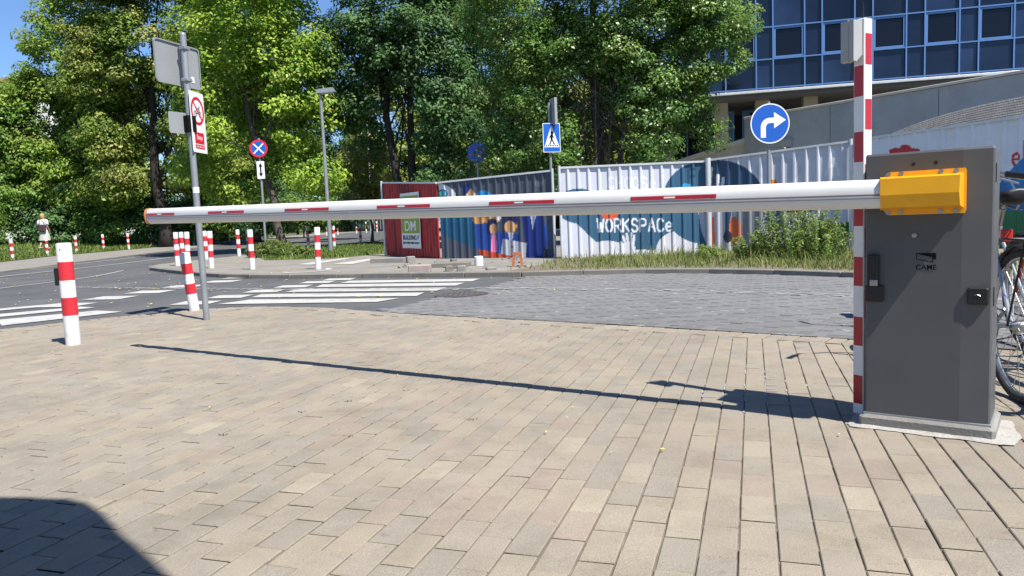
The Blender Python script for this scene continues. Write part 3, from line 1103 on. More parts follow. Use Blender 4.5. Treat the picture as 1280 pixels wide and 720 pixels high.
proto = make_bollard()
BOL = [  # x, y, dz, tilt x, tilt y, scale z, label
    (-3.70, 6.19, 0, 0.0, 0.0, 1.0, 'nearest red and white bollard on the paved driveway, black box on its side'),
    (-3.73, 8.67, 0, 0.02, -0.105, 0.80, 'short leaning bollard at the driveway edge beside the grey sign pole'),
    (-5.56, 16.0, 0.07, 0, 0, 1, 'bollard on the footpath corner, scuffed lower band, between sign pole and crossing'),
    (-3.93, 15.15, 0.07, 0, -0.035, 1, 'bollard inside the white curved mark by the crossing'),
    (-6.9, 17.15, 0.07, 0, -0.02, 1, 'bollard on the footpath just right of the grey sign pole, nearest there'),
    (-7.79, 17.99, 0.07, 0, -0.02, 1, 'bollard left of the grey sign pole, right one of a close trio'),
    (-8.52, 19.04, 0.07, 0, -0.03, 1, 'bollard left of the grey sign pole, left one of a close trio'),
    (-9.1, 20.7, 0.07, 0, 0, 1, 'bollard left of the grey sign pole, farthest and middle one of a close trio'),
    (-9.14, 22.4, 0.07, 0, 0, 1, 'bollard directly behind the nearest one right of the grey sign pole'),
    (-8.7, 23.9, 0.07, 0, 0, 1, 'bollard at the back edge of the footpath, left of the scuffed corner bollard'),
    (-11.07, 31.5, 0.0, 0, 0, 1, 'shaded bollard behind the pole of the no stopping sign'),
    (-11.3, 36.5, 0.0, 0, 0, 1, 'dark shaded bollard right of the leaning trunk with bushy foot'),
    (-7.95, 29.4, 0.07, 0, 0, 1, 'bollard close behind the one in the white curved mark'),
    (-6.65, 28.2, 0.07, 0, 0, 1, 'sunlit bollard at the far grass edge between lamp post and red hoarding'),
    (-6.4, 32.0, 0.07, 0, 0, 1, 'shaded bollard just left of the red hoarding'),
    (-19.68, 29.5, 0.02, 0, 0.02, 1, 'bollard on the park verge near the left edge, beside orange flowers'),
    (-20.6, 33.2, 0.02, 0, 0, 1, 'bollard on the park verge in front of the walking woman'),
    (-20.34, 35.0, 0.02, 0, -0.02, 1, 'first bollard on the park verge right of the walking woman'),
    (-20.96, 38.5, 0.02, 0, -0.03, 1, 'second bollard on the park verge right of the walking woman'),
    (-19.83, 38.8, 0.02, 0, 0, 1, 'third bollard on the park verge right of the walking woman'),
    (-20.4, 42.5, 0.02, 0, 0, 1, 'fourth bollard on the park verge right of the walking woman, by a dark trunk'),
    (-20.3, 45.0, 0.02, 0, 0, 1, 'bollard on the park verge behind the close trio, left of it'),
    (-18.2, 43.0, 0.02, 0, 0, 1, 'bollard on the park verge seen just left of the grey sign pole'),
    (-19.3, 47.5, 0.04, 0, 0, 1, 'faint shaded bollard on the park verge right of the grey sign pole'),
    (-18.6, 49.5, 0.04, 0, 0, 1, 'bollard on the far verge, left of two sunlit ones past the sign pole'),
    (-18.1, 51.7, 0.04, 0, 0, 1, 'bollard on the far verge, right of two sunlit ones past the sign pole'),
    (-14.6, 53.0, 0.04, 0, 0, 1, 'small far bollard left of the lamp post, behind the curved white mark'),
    (-14.9, 57.5, 0.04, 0, 0, 1, 'small far bollard just left of the street lamp pole'),
    (-13.6, 55.5, 0.04, 0, 0, 1, 'small far bollard touching the right of the street lamp pole'),
    (-13.0, 56.5, 0.04, 0, 0, 1, 'small far bollard, second right of the street lamp pole'),
    (-12.3, 60.0, 0.04, 0, 0, 1, 'small far bollard, third right of the street lamp pole'),
    (-11.7, 61.0, 0.04, 0, 0, 1, 'small far bollard, fourth right of the street lamp pole'),
    (-11.0, 62.0, 0.04, 0, 0, 1, 'small far bollard against the left edge of the red hoarding'),
]
for i, (x, y, dz, tx, ty, sc, lab) in enumerate(BOL):
    o = proto if i == 0 else copy_tree(proto)
    o.location = (x, y, tz(x, y) + dz)
    o.rotation_euler = (tx, ty, random.uniform(0, 6))
    o.scale = (1, 1, sc)
    o['label'] = lab
near = proto
near.rotation_euler = (0, 0, 0)
k = MB()
k.box((-0.068, -0.01, 0.575), (0.016, 0.026, 0.072), (1, 0, 0), (0, 1, 0), (0, 0, 1), 0.004)
bxo = k.build('reflector_box', M['black'])
bxo.parent = near
k = MB()
k.tube([(0.0, -0.056, 0.80), (0.0, -0.0585, 0.80)], 0.006, 8)
ho = k.build('bolt_hole', M['black'])
ho.parent = near


# ------------------------------------------------------------------ signs
def rounded(w, h, r, n=5):
    P = []
    for cx, cy, a0 in ((w - r, h - r, 0), (-w + r, h - r, 90), (-w + r, -h + r, 180), (w - r, -h + r, 270)):
        for i in range(n + 1):
            a = R(a0 + 90 * i / n)
            P.append((cx + r * math.cos(a), cy + r * math.sin(a)))
    return P


def circle(r, n=40, x=0, y=0):
    return [(x + r * math.cos(2 * math.pi * i / n), y + r * math.sin(2 * math.pi * i / n)) for i in range(n)]


def ringpoly(mb, r0_, r1_, O, X, Y, d, n=48, sx=1.0):
    O, X, Y = Vector(O), Vector(X), Vector(Y)
    N = X.cross(Y)
    P = [O + X * (r_ * sx * math.cos(2 * math.pi * i / n)) + Y * (r_ * math.sin(2 * math.pi * i / n)) + N * d for r_ in (r0_, r1_) for i in range(n)]
    mb.mesh(P, [(i, n + i, n + (i + 1) % n, (i + 1) % n) for i in range(n)])


def flat(mb, poly, O, X, Y, d):
    O, X, Y = Vector(O), Vector(X), Vector(Y)
    N = X.cross(Y)
    mb.mesh([O + X * x + Y * y + N * d for x, y in poly], [tuple(range(len(poly)))])


def bar(mb, a, b, w, O, X, Y, d):
    v = Vector((b[0] - a[0], b[1] - a[1])).normalized() * w / 2
    flat(mb, [(a[0] + v.y, a[1] - v.x), (b[0] + v.y, b[1] - v.x), (b[0] - v.y, b[1] + v.x), (a[0] - v.y, a[1] + v.x)], O, X, Y, d)


# pole with three signs at the driveway
px, py = -3.165, 7.63
z0 = tz(px, py)
sp = thing('sign_pole', 'grey pole with two sign backs and a no cycling panel beside the leaning bollard', 'sign post', (px, py, z0))
k = MB()
k.tube([(px, py, z0 - 0.05), (px - 0.004, py, 2.80)], 0.031, 20)
k.tube([(px - 0.004, py, 2.80), (px - 0.004, py, 2.825)], [0.033, 0.028], 20)
k.build('pole', M['galv'], sp, smooth=True)
k = MB()
k.tube([(px - 0.0, py, 1.24), (px - 0.0, py, 1.30)], 0.0325, 20)
k.build('sticker', M['signwhite'], sp)
sX = Vector((0.19, 0.61, 0)).normalized()
sO = Vector((-3.21, 7.65, 2.525)) - Vector((sX.y, -sX.x, 0)) * 0.05
k = MB()
k.prism(rounded(0.315, 0.21, 0.035), sO, sX, Z_, -0.004, 0.0)
bs = k.build('sign_plate', M['signback'], sp)
k = MB()
rp = rounded(0.315, 0.21, 0.035)
rp2 = rounded(0.303, 0.198, 0.03)
Nn = sX.cross(Z_)
n = len(rp)
k.mesh([sO + sX * x + Z_ * y + Nn * 0.012 for x, y in rp] + [sO + sX * x + Z_ * y + Nn * 0.012 for x, y in rp2] + [sO + sX * x + Z_ * y for x, y in rp],
       [(i, (i + 1) % n, n + (i + 1) % n, n + i) for i in range(n)] + [(2 * n + i, 2 * n + (i + 1) % n, (i + 1) % n, i) for i in range(n)])
k.build('rim', M['signback'], bs)
k = MB()
k.box(sO + sX * 0.2 - Z_ * 0.12 + Nn * 0.002, (0.02, 0.03, 0.002), sX, Z_, Nn)
k.build('sticker', M['signwhite'], bs)
for dz in (0.15, -0.16):
    k = MB()
    k.box(Vector((px, py, 2.525 + dz)), (0.038, 0.038, 0.016), sX, Nn, Z_, 0.004)
    k.box(Vector((px, py, 2.525 + dz)) - Nn * 0.0 + sX * 0.05, (0.02, 0.012, 0.012), sX, Nn, Z_)
    k.build('clamp', M['galv'], sp)
# long panel: no cycling ring above a red label
vX = Vector((0.05, 1.0, 0)).normalized()
vN = vX.cross(Z_)
vO = Vector((-3.125, 7.73, 1.955))
k = MB()
k.prism(rounded(0.155, 0.305, 0.02), vO, vX, Z_, -0.003, 0.0)
vp = k.build('no_cycling_panel', M['signwhite'], sp)
k = MB()
ringpoly(k, 0.112, 0.142, vO + Z_ * 0.115, vX, Z_, 0.0012)
bar(k, (-0.085, 0.085 + 0.115), (0.085, -0.085 + 0.115), 0.02, vO, vX, Z_, 0.0016)
flat(k, [(-0.10, -0.10), (0.10, -0.10), (0.10, -0.215), (-0.10, -0.215)][::-1], vO, vX, Z_, 0.0012)
flat(k, [(-0.10, -0.225), (0.10, -0.225), (0.10, -0.265), (-0.10, -0.265)][::-1], vO, vX, Z_, 0.0012)
k.build('red_print', M['signred'], vp)
k = MB()
for cx in (-0.05, 0.05):
    ringpoly(k, 0.022, 0.029, vO + vX * cx + Z_ * 0.085, vX, Z_, 0.0014, 20)
for a, b in (((-0.05, 0.085), (-0.015, 0.14)), ((-0.015, 0.14), (0.035, 0.14)), ((0.05, 0.085), (0.03, 0.155)), ((-0.05, 0.085), (0.0, 0.09)), ((0.0, 0.09), (0.035, 0.14)),
             ((-0.02, 0.155), (0.0, 0.09)), ((0.03, 0.155), (0.055, 0.16))):
    bar(k, a, b, 0.008, vO, vX, Z_, 0.0014)
k.build('black_print', M['signblack'], vp)
k = MB()
put_text(k, 'Stop', vO - Z_ * 0.155, vX, Z_, 0.06, 0.12, 0.0018)
for q in range(5):
    bar(k, (-0.08 + q * 0.035, -0.245), (-0.06 + q * 0.035, -0.245), 0.012, vO, vX, Z_, 0.0018)
k.build('white_print', M['signwhite'], vp)
k = MB()
s3O = Vector((-3.245, 7.53, 1.935)) + Vector((0, 0, 0))
sX3 = Vector((0.09, 0.17, 0)).normalized()
k.prism(rounded(0.105, 0.105, 0.02), s3O, sX3, Z_, -0.004, 0.0)
ss = k.build('small_sign_plate', M['signback'], sp)
k = MB()
k.box(Vector((px, py, 1.93)) - sX3 * 0.012, (0.05, 0.045, 0.08), sX3, sX3.cross(Z_), Z_, 0.004)
k.build('bracket', M['signblack'], sp)

# no stopping sign with arrow plate
nx, ny = -7.70, 23.5
z0 = tz(nx, ny) + 0.07
ns = thing('no_stopping_sign', 'round blue and red no stopping sign over a white arrow plate', 'road sign', (nx, ny, z0))
k = MB()
k.tube([(nx, ny, z0 - 0.05), (nx + 0.03, ny, 3.6)], 0.035, 12)
k.build('pole', M['galv'], ns, smooth=True)
O = Vector((nx + 0.02, ny - 0.05, 3.28))
X = Vector((1, 0.12, 0)).normalized()
k = MB()
k.prism(circle(0.275), O, X, Z_, 0.0, 0.02)
k.build('sign_disc', M['signblue'], ns)
k = MB()
ringpoly(k, 0.215, 0.275, O, X, Z_, 0.022)
k.build('red_ring', M['signred'], ns)
k = MB()
bar(k, (-0.15, 0.15), (0.15, -0.15), 0.042, O, X, Z_, 0.0235)
bar(k, (-0.15, -0.15), (0.15, 0.15), 0.042, O, X, Z_, 0.0240)
k.build('red_cross', M['signwhite'], ns)
O2 = Vector((nx + 0.04, ny - 0.05, 2.62))
k = MB()
k.prism(rounded(0.115, 0.27, 0.02), O2, X, Z_, 0.0, 0.012)
pl = k.build('arrow_plate', M['signwhite'], ns)
k = MB()
bar(k, (0, -0.14), (0, 0.14), 0.045, O2, X, Z_, 0.0135)
flat(k, [(-0.06, 0.10), (0.06, 0.10), (0, 0.22)], O2, X, Z_, 0.014)
flat(k, [(-0.06, -0.10), (0, -0.22), (0.06, -0.10)], O2, X, Z_, 0.014)
k.build('arrow', M['signblack'], pl)

# street lamp
lx, ly = -5.88, 24.4
z0 = tz(lx, ly) + 0.07
sl_ = thing('street_lamp', 'slim grey street lamp with flat head standing behind the barrier boom', 'street lamp', (lx, ly, z0))
k = MB()
k.tube([(lx, ly, z0 - 0.05), (lx, ly, 1.2), (lx, ly, 5.02)], [0.075, 0.065, 0.045], 14)
k.build('pole', M['galv'], sl_, smooth=True)
k = MB()
k.mesh([(lx - 0.12, ly - 0.14, 5.02), (lx + 0.5, ly - 0.14, 5.06), (lx + 0.5, ly + 0.14, 5.06), (lx - 0.12, ly + 0.14, 5.02),
        (lx - 0.08, ly - 0.10, 5.16), (lx + 0.42, ly - 0.10, 5.20), (lx + 0.42, ly + 0.10, 5.20), (lx - 0.08, ly + 0.10, 5.16)],
       [(0, 3, 2, 1), (4, 5, 6, 7), (0, 1, 5, 4), (1, 2, 6, 5), (2, 3, 7, 6), (3, 0, 4, 7)])
hd = k.build('lamp_head', M['lampgrey'], sl_)
k = MB()
k.box((lx + 0.24, ly, 5.035), (0.2, 0.1, 0.012), Vector((0.62, 0, 0.04)).normalized(), (0, 1, 0), (0, 0, 1))
k.build('diffuser', M['lampglass'], hd)

# blue sign with orange bands behind the dark hoarding
bx, by = -0.87, 23.0
z0 = tz(bx, by) + 0.07
bs_ = thing('banded_sign', 'round blue sign with thin orange bands on a pole behind the dark hoarding', 'road sign', (bx, by, z0))
k = MB()
k.tube([(bx - 0.02, by + 0.04, z0), (bx - 0.02, by + 0.04, 3.2)], 0.035, 12)
k.build('pole', M['galv'], bs_, smooth=True)
O = Vector((bx, by, 2.83))
X = Vector((1, 0.05, 0)).normalized()
k = MB()
tear = [(0.31 * math.cos(a), 0.31 * math.sin(a)) for a in np.linspace(R(50), R(50 - 280), 36)]
tear = tear[::-1]
k.prism(circle(0.31), O, X, Z_, 0.0, 0.015)
k.build('sign_disc', M['signblue'], bs_)
k = MB()
bar(k, (-0.14, 0.19), (0.28, 0.07), 0.028, O, X, Z_, 0.0165)
bar(k, (-0.29, -0.06), (0.29, -0.04), 0.028, O, X, Z_, 0.0165)
bar(k, (-0.20, -0.22), (0.2, -0.2), 0.026, O, X, Z_, 0.0165)
k.build('orange_band', M['signorange'], bs_)

# pedestrian crossing sign
cx_, cy_ = 1.10, 19.0
z0 = tz(cx_, cy_) + 0.07
xs_ = thing('crossing_sign', 'square blue pedestrian crossing sign on a pole behind the gap between hoardings', 'road sign', (cx_, cy_, z0))
k = MB()
k.tube([(cx_, cy_ + 0.05, z0), (cx_ + 0.02, cy_ + 0.05, 3.66)], 0.035, 12)
k.build('pole', M['galv'], xs_, smooth=True)
k = MB()
k.box((cx_ + 0.13, cy_ - 0.02, 3.42), (0.035, 0.16, 0.33), Vector((0.95, 0.3, 0)).normalized(), Vector((-0.3, 0.95, 0)).normalized(), Z_, 0.005)
k.build('side_plate', M['signback'], xs_)
X = Vector((0.94, 0.34, 0)).normalized()
O = Vector((cx_ + 0.05, cy_ - 0.03, 2.78))
k = MB()
k.prism(rounded(0.235, 0.36, 0.02), O, X, Z_, 0.0, 0.014)
pp_ = k.build('sign_panel', M['signwhite'], xs_)
k = MB()
flat(k, rounded(0.22, 0.345, 0.015), O, X, Z_, 0.0155)
k.build('blue_field', M['signblue'], pp_)
k = MB()
flat(k, [(-0.205, -0.235), (0.205, -0.235), (0.0, 0.315)], O, X, Z_, 0.017)
k.build('white_triangle', M['signwhite'], pp_)
k = MB()
flat(k, circle(0.034, 16, 0.01, 0.125), O, X, Z_, 0.0185)
for a, b, w in (((0.0, 0.085), (-0.005, -0.04), 0.06), ((0.0, -0.03), (-0.06, -0.17), 0.032), ((-0.005, -0.03), (0.07, -0.165), 0.032), ((0.0, 0.07), (0.065, 0.0), 0.024), ((-0.01, 0.07), (-0.07, -0.01), 0.024)):
    bar(k, a, b, w, O, X, Z_, 0.0185)
for q in range(-3, 4):
    flat(k, [(q * 0.05 - 0.016, -0.215), (q * 0.05 + 0.012, -0.215), (q * 0.05 + 0.02, -0.175), (q * 0.05 - 0.008, -0.175)], O, X, Z_, 0.0182)
k.build('walker_symbol', M['signblack'], pp_)

# turn right sign
tx_, ty_ = 4.62, 13.2
z0 = tz(tx_, ty_) + 0.07
ts_ = thing('turn_right_sign', 'round blue sign with white turn right arrow rising from the weeds', 'road sign', (tx_, ty_, z0))
k = MB()
k.tube([(tx_, ty_ + 0.06, z0), (tx_, ty_ + 0.06, 2.67)], 0.033, 14)
k.build('pole', M['galv'], ts_, smooth=True)
O = Vector((tx_, ty_, 2.285))
X = Vector((1, 0.02, 0)).normalized()
k = MB()
k.prism(circle(0.345, 56), O, X, Z_, 0.0, 0.02)
td = k.build('sign_disc', M['signblue'], ts_)
k = MB()
ringpoly(k, 0.325, 0.345, O, X, Z_, 0.0215, 56)
k.build('white_rim', M['signwhite'], td)
k = MB()
sh = [(-0.165, -0.24)]
arc_o = [(-0.005 + 0.16 * math.cos(a), -0.06 + 0.16 * math.sin(a)) for a in np.linspace(math.pi, math.pi / 2, 9)]
arc_i = [(0.0 + 0.075 * math.cos(a), -0.065 + 0.075 * math.sin(a)) for a in np.linspace(math.pi / 2, math.pi, 7)]
P = [(-0.165, -0.24)] + arc_o + [(0.07, 0.10), (0.07, 0.175), (0.27, 0.055), (0.07, -0.075), (0.07, 0.01)] + arc_i + [(-0.075, -0.24)]
nq = len(P)
left = [(-0.165, -0.24)] + arc_o + [(0.07, 0.10)]
right = [(-0.075, -0.24)] + arc_i[::-1] + [(0.07, 0.01)]
m_ = 16


def resample(pts, n):
    L_ = [0]
    for a, b in zip(pts, pts[1:]):
        L_.append(L_[-1] + math.dist(a, b))
    return [(float(np.interp(L_[-1] * i / n, L_, [p[0] for p in pts])), float(np.interp(L_[-1] * i / n, L_, [p[1] for p in pts]))) for i in range(n + 1)]


l2, r2 = resample(left, m_), resample(right, m_)
for i in range(m_):
    flat(k, [l2[i], r2[i], r2[i + 1], l2[i + 1]], O, X, Z_, 0.0215)
flat(k, [(0.07, -0.085), (0.28, 0.055), (0.07, 0.195)], O, X, Z_, 0.0215)
k.build('arrow', M['signwhite'], td)

# thin white pole far behind
wx, wy = -7.4, 40.0
wp = thing('thin_lamp_pole', 'thin white lamp pole between the small trees beyond the lamp post', 'lamp pole', (wx, wy, tz(wx, wy)))
k = MB()
k.tube([(wx, wy, tz(wx, wy)), (wx + 0.1, wy, 6.2)], [0.09, 0.06], 10)
k.build('pole', M['fencepost'], wp, smooth=True)
k = MB()
k.tube([(wx + 0.1, wy, 6.2), (wx + 0.5, wy, 6.45), (wx + 1.1, wy, 6.5)], [0.05, 0.045, 0.06], 8)
k.build('lamp_head', M['lampgrey'], wp)

# ------------------------------------------------------------------ painted hoarding of corrugated sheet
GL = {
    'A': [[(0, 0), (.5, 1), (1, 0)], [(.2, .35), (.8, .35)]], 'B': [[(0, 0), (0, 1), (.6, 1), (.85, .85), (.85, .65), (.6, .52), (0, .52)], [(.6, .52), (.95, .35), (.95, .15), (.65, 0), (0, 0)]],
    'C': [[(.95, .82), (.7, 1), (.3, 1), (.03, .75), (.03, .25), (.3, 0), (.7, 0), (.95, .18)]], 'D': [[(0, 0), (0, 1), (.55, 1), (.95, .7), (.95, .3), (.55, 0), (0, 0)]],
    'E': [[(.9, 0), (0, 0), (0, 1), (.9, 1)], [(0, .5), (.75, .5)]], 'F': [[(0, 0), (0, 1), (.9, 1)], [(0, .5), (.75, .5)]],
    'G': [[(.9, .8), (.65, 1), (.3, 1), (.03, .75), (.03, .25), (.3, 0), (.9, .1), (.9, .48), (.6, .48)]],
    'H': [[(0, 0), (0, 1)], [(1, 0), (1, 1)], [(0, .5), (1, .5)]], 'I': [[(.5, 0), (.5, 1)]], 'K': [[(0, 0), (0, 1)], [(.95, 1), (0, .45)], [(.25, .6), (1, 0)]],
    'L': [[(0, 1), (0, 0), (.85, 0)]], 'M': [[(0, 0), (.05, 1), (.5, .3), (.95, 1), (1, 0)]], 'N': [[(0, 0), (0, 1), (1, 0), (1, 1)]],
    'O': [[(.5, 1), (.2, .92), (0, .65), (0, .35), (.2, .08), (.5, 0), (.8, .08), (1, .35), (1, .65), (.8, .92), (.5, 1)]],
    'P': [[(0, 0), (0, 1), (.65, 1), (.95, .85), (.95, .62), (.65, .47), (0, .47)]], 'R': [[(0, 0), (0, 1), (.65, 1), (.95, .85), (.95, .62), (.65, .47), (0, .47)], [(.45, .47), (1, 0)]],
    'S': [[(.95, .85), (.65, 1), (.3, 1), (.05, .8), (.1, .62), (.9, .4), (.97, .2), (.7, 0), (.3, 0), (.03, .16)]], 'T': [[(0, 1), (1, 1)], [(.5, 1), (.5, 0)]],
    'U': [[(0, 1), (0, .25), (.25, 0), (.75, 0), (1, .25), (1, 1)]], 'W': [[(0, 1), (.25, 0), (.5, .7), (.75, 0), (1, 1)]], 'Y': [[(0, 1), (.5, .5), (1, 1)], [(.5, .5), (.5, 0)]],
    'e': [[(.05, .36), (.9, .38), (.85, .62), (.5, .72), (.15, .6), (.03, .33), (.2, .06), (.55, 0), (.9, .1)]], ' ': [],
}


class Canvas:
    def __init__(s, x, y, base, k=0.78):
        s.x, s.y, s.k = x, y, k
        s.c = np.empty(x.shape + (3,))
        s.c[:] = np.array(rgb(*base)) * k

    def put(s, mask, col, a=1.0):
        c = np.array(rgb(*col)) * s.k
        s.c[mask] = s.c[mask] * (1 - a) + c * a

    def ell(s, cx, cy, rx, ry, col):
        s.put(((s.x - cx) / rx) ** 2 + ((s.y - cy) / ry) ** 2 < 1, col)

    def poly(s, P, col, a=1.0):
        m = np.zeros(s.x.shape, bool)
        n = len(P)
        for i in range(n):
            (x1, y1), (x2, y2) = P[i], P[(i + 1) % n]
            if y1 == y2:
                continue
            m ^= ((y1 > s.y) != (y2 > s.y)) & (s.x < (x2 - x1) * (s.y - y1) / (y2 - y1) + x1)
        s.put(m, col, a)

    def line(s, P, w, col, a=1.0):
        m = np.zeros(s.x.shape, bool)
        for (x1, y1), (x2, y2) in zip(P, P[1:]):
            dx, dy = x2 - x1, y2 - y1
            t = np.clip(((s.x - x1) * dx + (s.y - y1) * dy) / (dx * dx + dy * dy + 1e-9), 0, 1)
            m |= (s.x - x1 - t * dx) ** 2 + (s.y - y1 - t * dy) ** 2 < (w / 2) ** 2
        s.put(m, col, a)

    def text(s, txt, x0, x1, y0, y1, w, col, a=1.0, gap=0.35):
        """letters between x0..x1, y0 top, y1 bottom"""
        n = len(txt)
        cw = (x1 - x0) / (n + (n - 1) * gap)
        for i, ch in enumerate(txt):
            xa = x0 + i * cw * (1 + gap)
            for P in GL[ch]:
                s.line([(xa + px * cw, y1 + (y0 - y1) * py) for px, py in P], w, col, a)


def paint_red(U, V):
    x = 40 + 405 * U + (1 - V) * (20 + 20 * U)
    y = (55 - 2 * U) * V + (1 - V) * (625 + 60 * U)
    c = Canvas(x, y, (192, 46, 50))
    st = np.sin(x * 0.33 + 2.5 * np.sin(y * 0.012 + x * 0.02)) + 0.6 * np.sin(x * 0.11 + y * 0.02)
    c.put(st > 0.85, (140, 28, 34), 0.7)
    c.put((st < -0.9), (192, 58, 58), 0.5)
    c.put(((x - 215) / 45) ** 2 + ((y - 95) / 75) ** 2 < 1, (90, 20, 26), 0.6)
    c.put(((x - 140) / 12) ** 2 + ((y - 480) / 150) ** 2 < 1, (70, 34, 34), 0.7)
    return c.c


def paint_dark(U, V):
    x = 178 + 782 * U
    y = V * (98 - 68 * U) + (1 - V) * (665 - 15 * U)
    c = Canvas(x, y, (76, 84, 97))
    c.put((x < 300) & (((x - 150) / 155) ** 2 + ((y - 205) / 110) ** 2 < 1), (216, 218, 224))
    c.ell(207, 172, 36, 32, (22, 62, 110))
    c.ell(207, 172, 27, 24, (80, 165, 180))
    c.poly([(150, 300), (470, 300), (520, 600), (430, 582), (300, 520), (150, 460)], (26, 86, 118))
    c.poly([(150, 250), (420, 250), (430, 400), (150, 370)], (30, 96, 132), 0.6)
    c.poly([(352, 115), (400, 100), (392, 195), (352, 195)], (28, 48, 118))
    c.poly([(408, 135), (440, 180), (440, 215), (372, 215), (375, 182)], (226, 176, 122))
    c.ell(495, 185, 48, 32, (40, 150, 214))
    c.ell(520, 210, 40, 40, (40, 150, 214))
    for q, xx in enumerate((700, 760, 850)):
        c.line([(xx, 95), (xx + 18, 120), (xx + 2, 160)], 9, (104, 112, 126), 0.7)
    c.poly([(840, 100), (900, 95), (895, 128), (850, 134)], (110, 118, 132), 0.7)
    for ex, ey, rx, ry in ((455, 362, 46, 36), (520, 345, 60, 42), (565, 350, 40, 38), (440, 300, 30, 40), (530, 290, 60, 50)):
        c.ell(ex, ey, rx, ry, (206, 152, 92))
    c.line([(445, 352), (500, 350), (560, 348)], 4, (150, 96, 52))
    c.ell(590, 345, 20, 24, (214, 216, 222))
    c.poly([(420, 395), (520, 395), (640, 480), (640, 640), (430, 580)], (34, 72, 150))
    c.poly([(590, 480), (640, 460), (720, 470), (745, 560), (600, 560)], (26, 56, 138))
    c.ell(548, 385, 34, 27, (24, 34, 84))
    c.ell(520, 430, 14, 45, (24, 34, 84))
    c.ell(553, 432, 25, 38, (206, 156, 110))
    c.poly([(540, 470), (568, 470), (574, 602), (530, 602)], (232, 132, 176))
    c.poly([(600, 470), (640, 462), (640, 520), (606, 520)], (28, 64, 150))
    c.ell(668, 362, 46, 42, (22, 34, 92))
    c.ell(667, 420, 35, 48, (208, 158, 108))
    c.ell(632, 420, 8, 14, (208, 158, 108))
    c.ell(708, 412, 8, 14, (208, 158, 108))
    c.poly([(650, 460), (690, 460), (682, 515), (660, 512)], (226, 228, 234))
    c.poly([(745, 330), (800, 315), (880, 320), (905, 420), (930, 520), (880, 600), (870, 645), (770, 640)], (24, 52, 132))
    c.poly([(895, 380), (935, 500), (905, 580)], (30, 84, 158))
    c.poly([(802, 318), (852, 318), (815, 440)], (222, 226, 236))
    c.ell(830, 312, 22, 20, (222, 168, 110))
    c.poly([(612, 502), (776, 535), (760, 645), (594, 612)], (186, 190, 198))
    c.ell(676, 562, 12, 7, (120, 124, 132))
    c.poly([(440, 576), (600, 612), (745, 645), (740, 664), (450, 625)], (196, 78, 44))
    return c.c


def paint_b(U, V):
    x = 30 + 545 * U
    y = V * (97 - 25 * U) + (1 - V) * (432 - 18 * U)
    c = Canvas(x, y, (222, 225, 235))
    TL = (62, 104, 132)
    c.ell(100, 235, 88, 65, TL)
    wave = 270 + 60 * (1 - np.cos(np.clip((x - 30) / 190, 0, 1) * math.pi)) + 0.06 * (x - 30) - 90 * np.clip((x - 330) / 120, 0, 1) ** 1.4
    c.put((y > 222 + 0 * x) & (y < wave) & (x < 575), TL)
    c.put((y < 405) & (y > 222) & (x > 240) & (x < 600), TL)
    c.ell(462, 410, 80, 78, (226, 227, 232))
    c.ell(320, 425, 90, 26, (226, 227, 232))
    c.ell(200, 425, 90, 60, (226, 227, 232))
    c.ell(560, 225, 150, 155, TL)
    c.poly([(540, 250), (575, 270), (575, 400), (552, 330)], (218, 220, 228))
    c.ell(500, 205, 36, 55, (64, 166, 222))
    c.text('F', 508, 538, 98, 150, 8, (40, 78, 106))
    c.ell(214, 252, 34, 38, (226, 92, 58))
    c.text('YOUR', 248, 358, 205, 252, 9, (236, 238, 240))
    c.text('CHOOSe', 212, 386, 128, 170, 6, (252, 252, 253), 1, 0.45)
    c.text('WORKSPACe', 167, 444, 284, 331, 7, (240, 242, 244), 1, 0.38)
    for a, b in (((262, 350), (272, 385)), ((275, 340), (280, 380)), ((290, 338), (288, 380)), ((303, 348), (297, 385)), ((252, 372), (270, 392))):
        c.line([a, b], 10, (226, 227, 232))
    c.ell(283, 396, 24, 20, (226, 227, 232))
    return c.c


def paint_c(U, V):
    x = 590 + 545 * U
    y = V * (62 - 67 * U) + (1 - V) * (414 - 18 * U)
    c = Canvas(x, y, (222, 224, 232))
    NV = (48, 80, 112)
    c.ell(640, 225, 180, 166, NV)
    c.poly([(590, 240), (720, 240), (740, 420), (590, 420)], (200, 202, 208))
    c.poly([(700, 235), (810, 235), (810, 400), (720, 400)], (142, 146, 152))
    c.ell(870, 95, 85, 50, (206, 208, 220))
    c.ell(850, 142, 14, 10, (226, 130, 48))
    for a, b in (((578, 150), (590, 100)), ((592, 150), (600, 90)), ((625, 160), (628, 118)), ((645, 160), (650, 128)), ((612, 165), (660, 165))):
        c.line([a, b], 13, (232, 233, 238))
    c.ell(608, 335, 34, 60, (232, 116, 66))
    c.ell(694, 330, 26, 56, (232, 116, 66))
    c.poly([(655, 235), (682, 235), (672, 330), (655, 345)], NV)
    c.poly([(610, 235), (655, 235), (650, 400), (612, 400)], (196, 198, 206))
    c.ell(665, 352, 18, 24, (46, 56, 74))
    c.poly([(818, 235), (850, 235), (850, 268), (818, 275)], (222, 200, 110))
    c.ell(862, 285, 48, 36, (38, 82, 160))
    c.ell(945, 245, 60, 18, (104, 38, 34))
    c.poly([(885, 262), (930, 262), (930, 300), (885, 300)], (206, 208, 214))
    c.poly([(1040, 300), (1140, 293), (1140, 350), (1060, 380), (1040, 340)], (38, 112, 58))
    c.poly([(1060, 380), (1140, 340), (1140, 400), (1060, 400)], (190, 194, 198))
    c.text('A', 1046, 1092, 20, 118, 8, (246, 246, 250), 1)
    return c.c


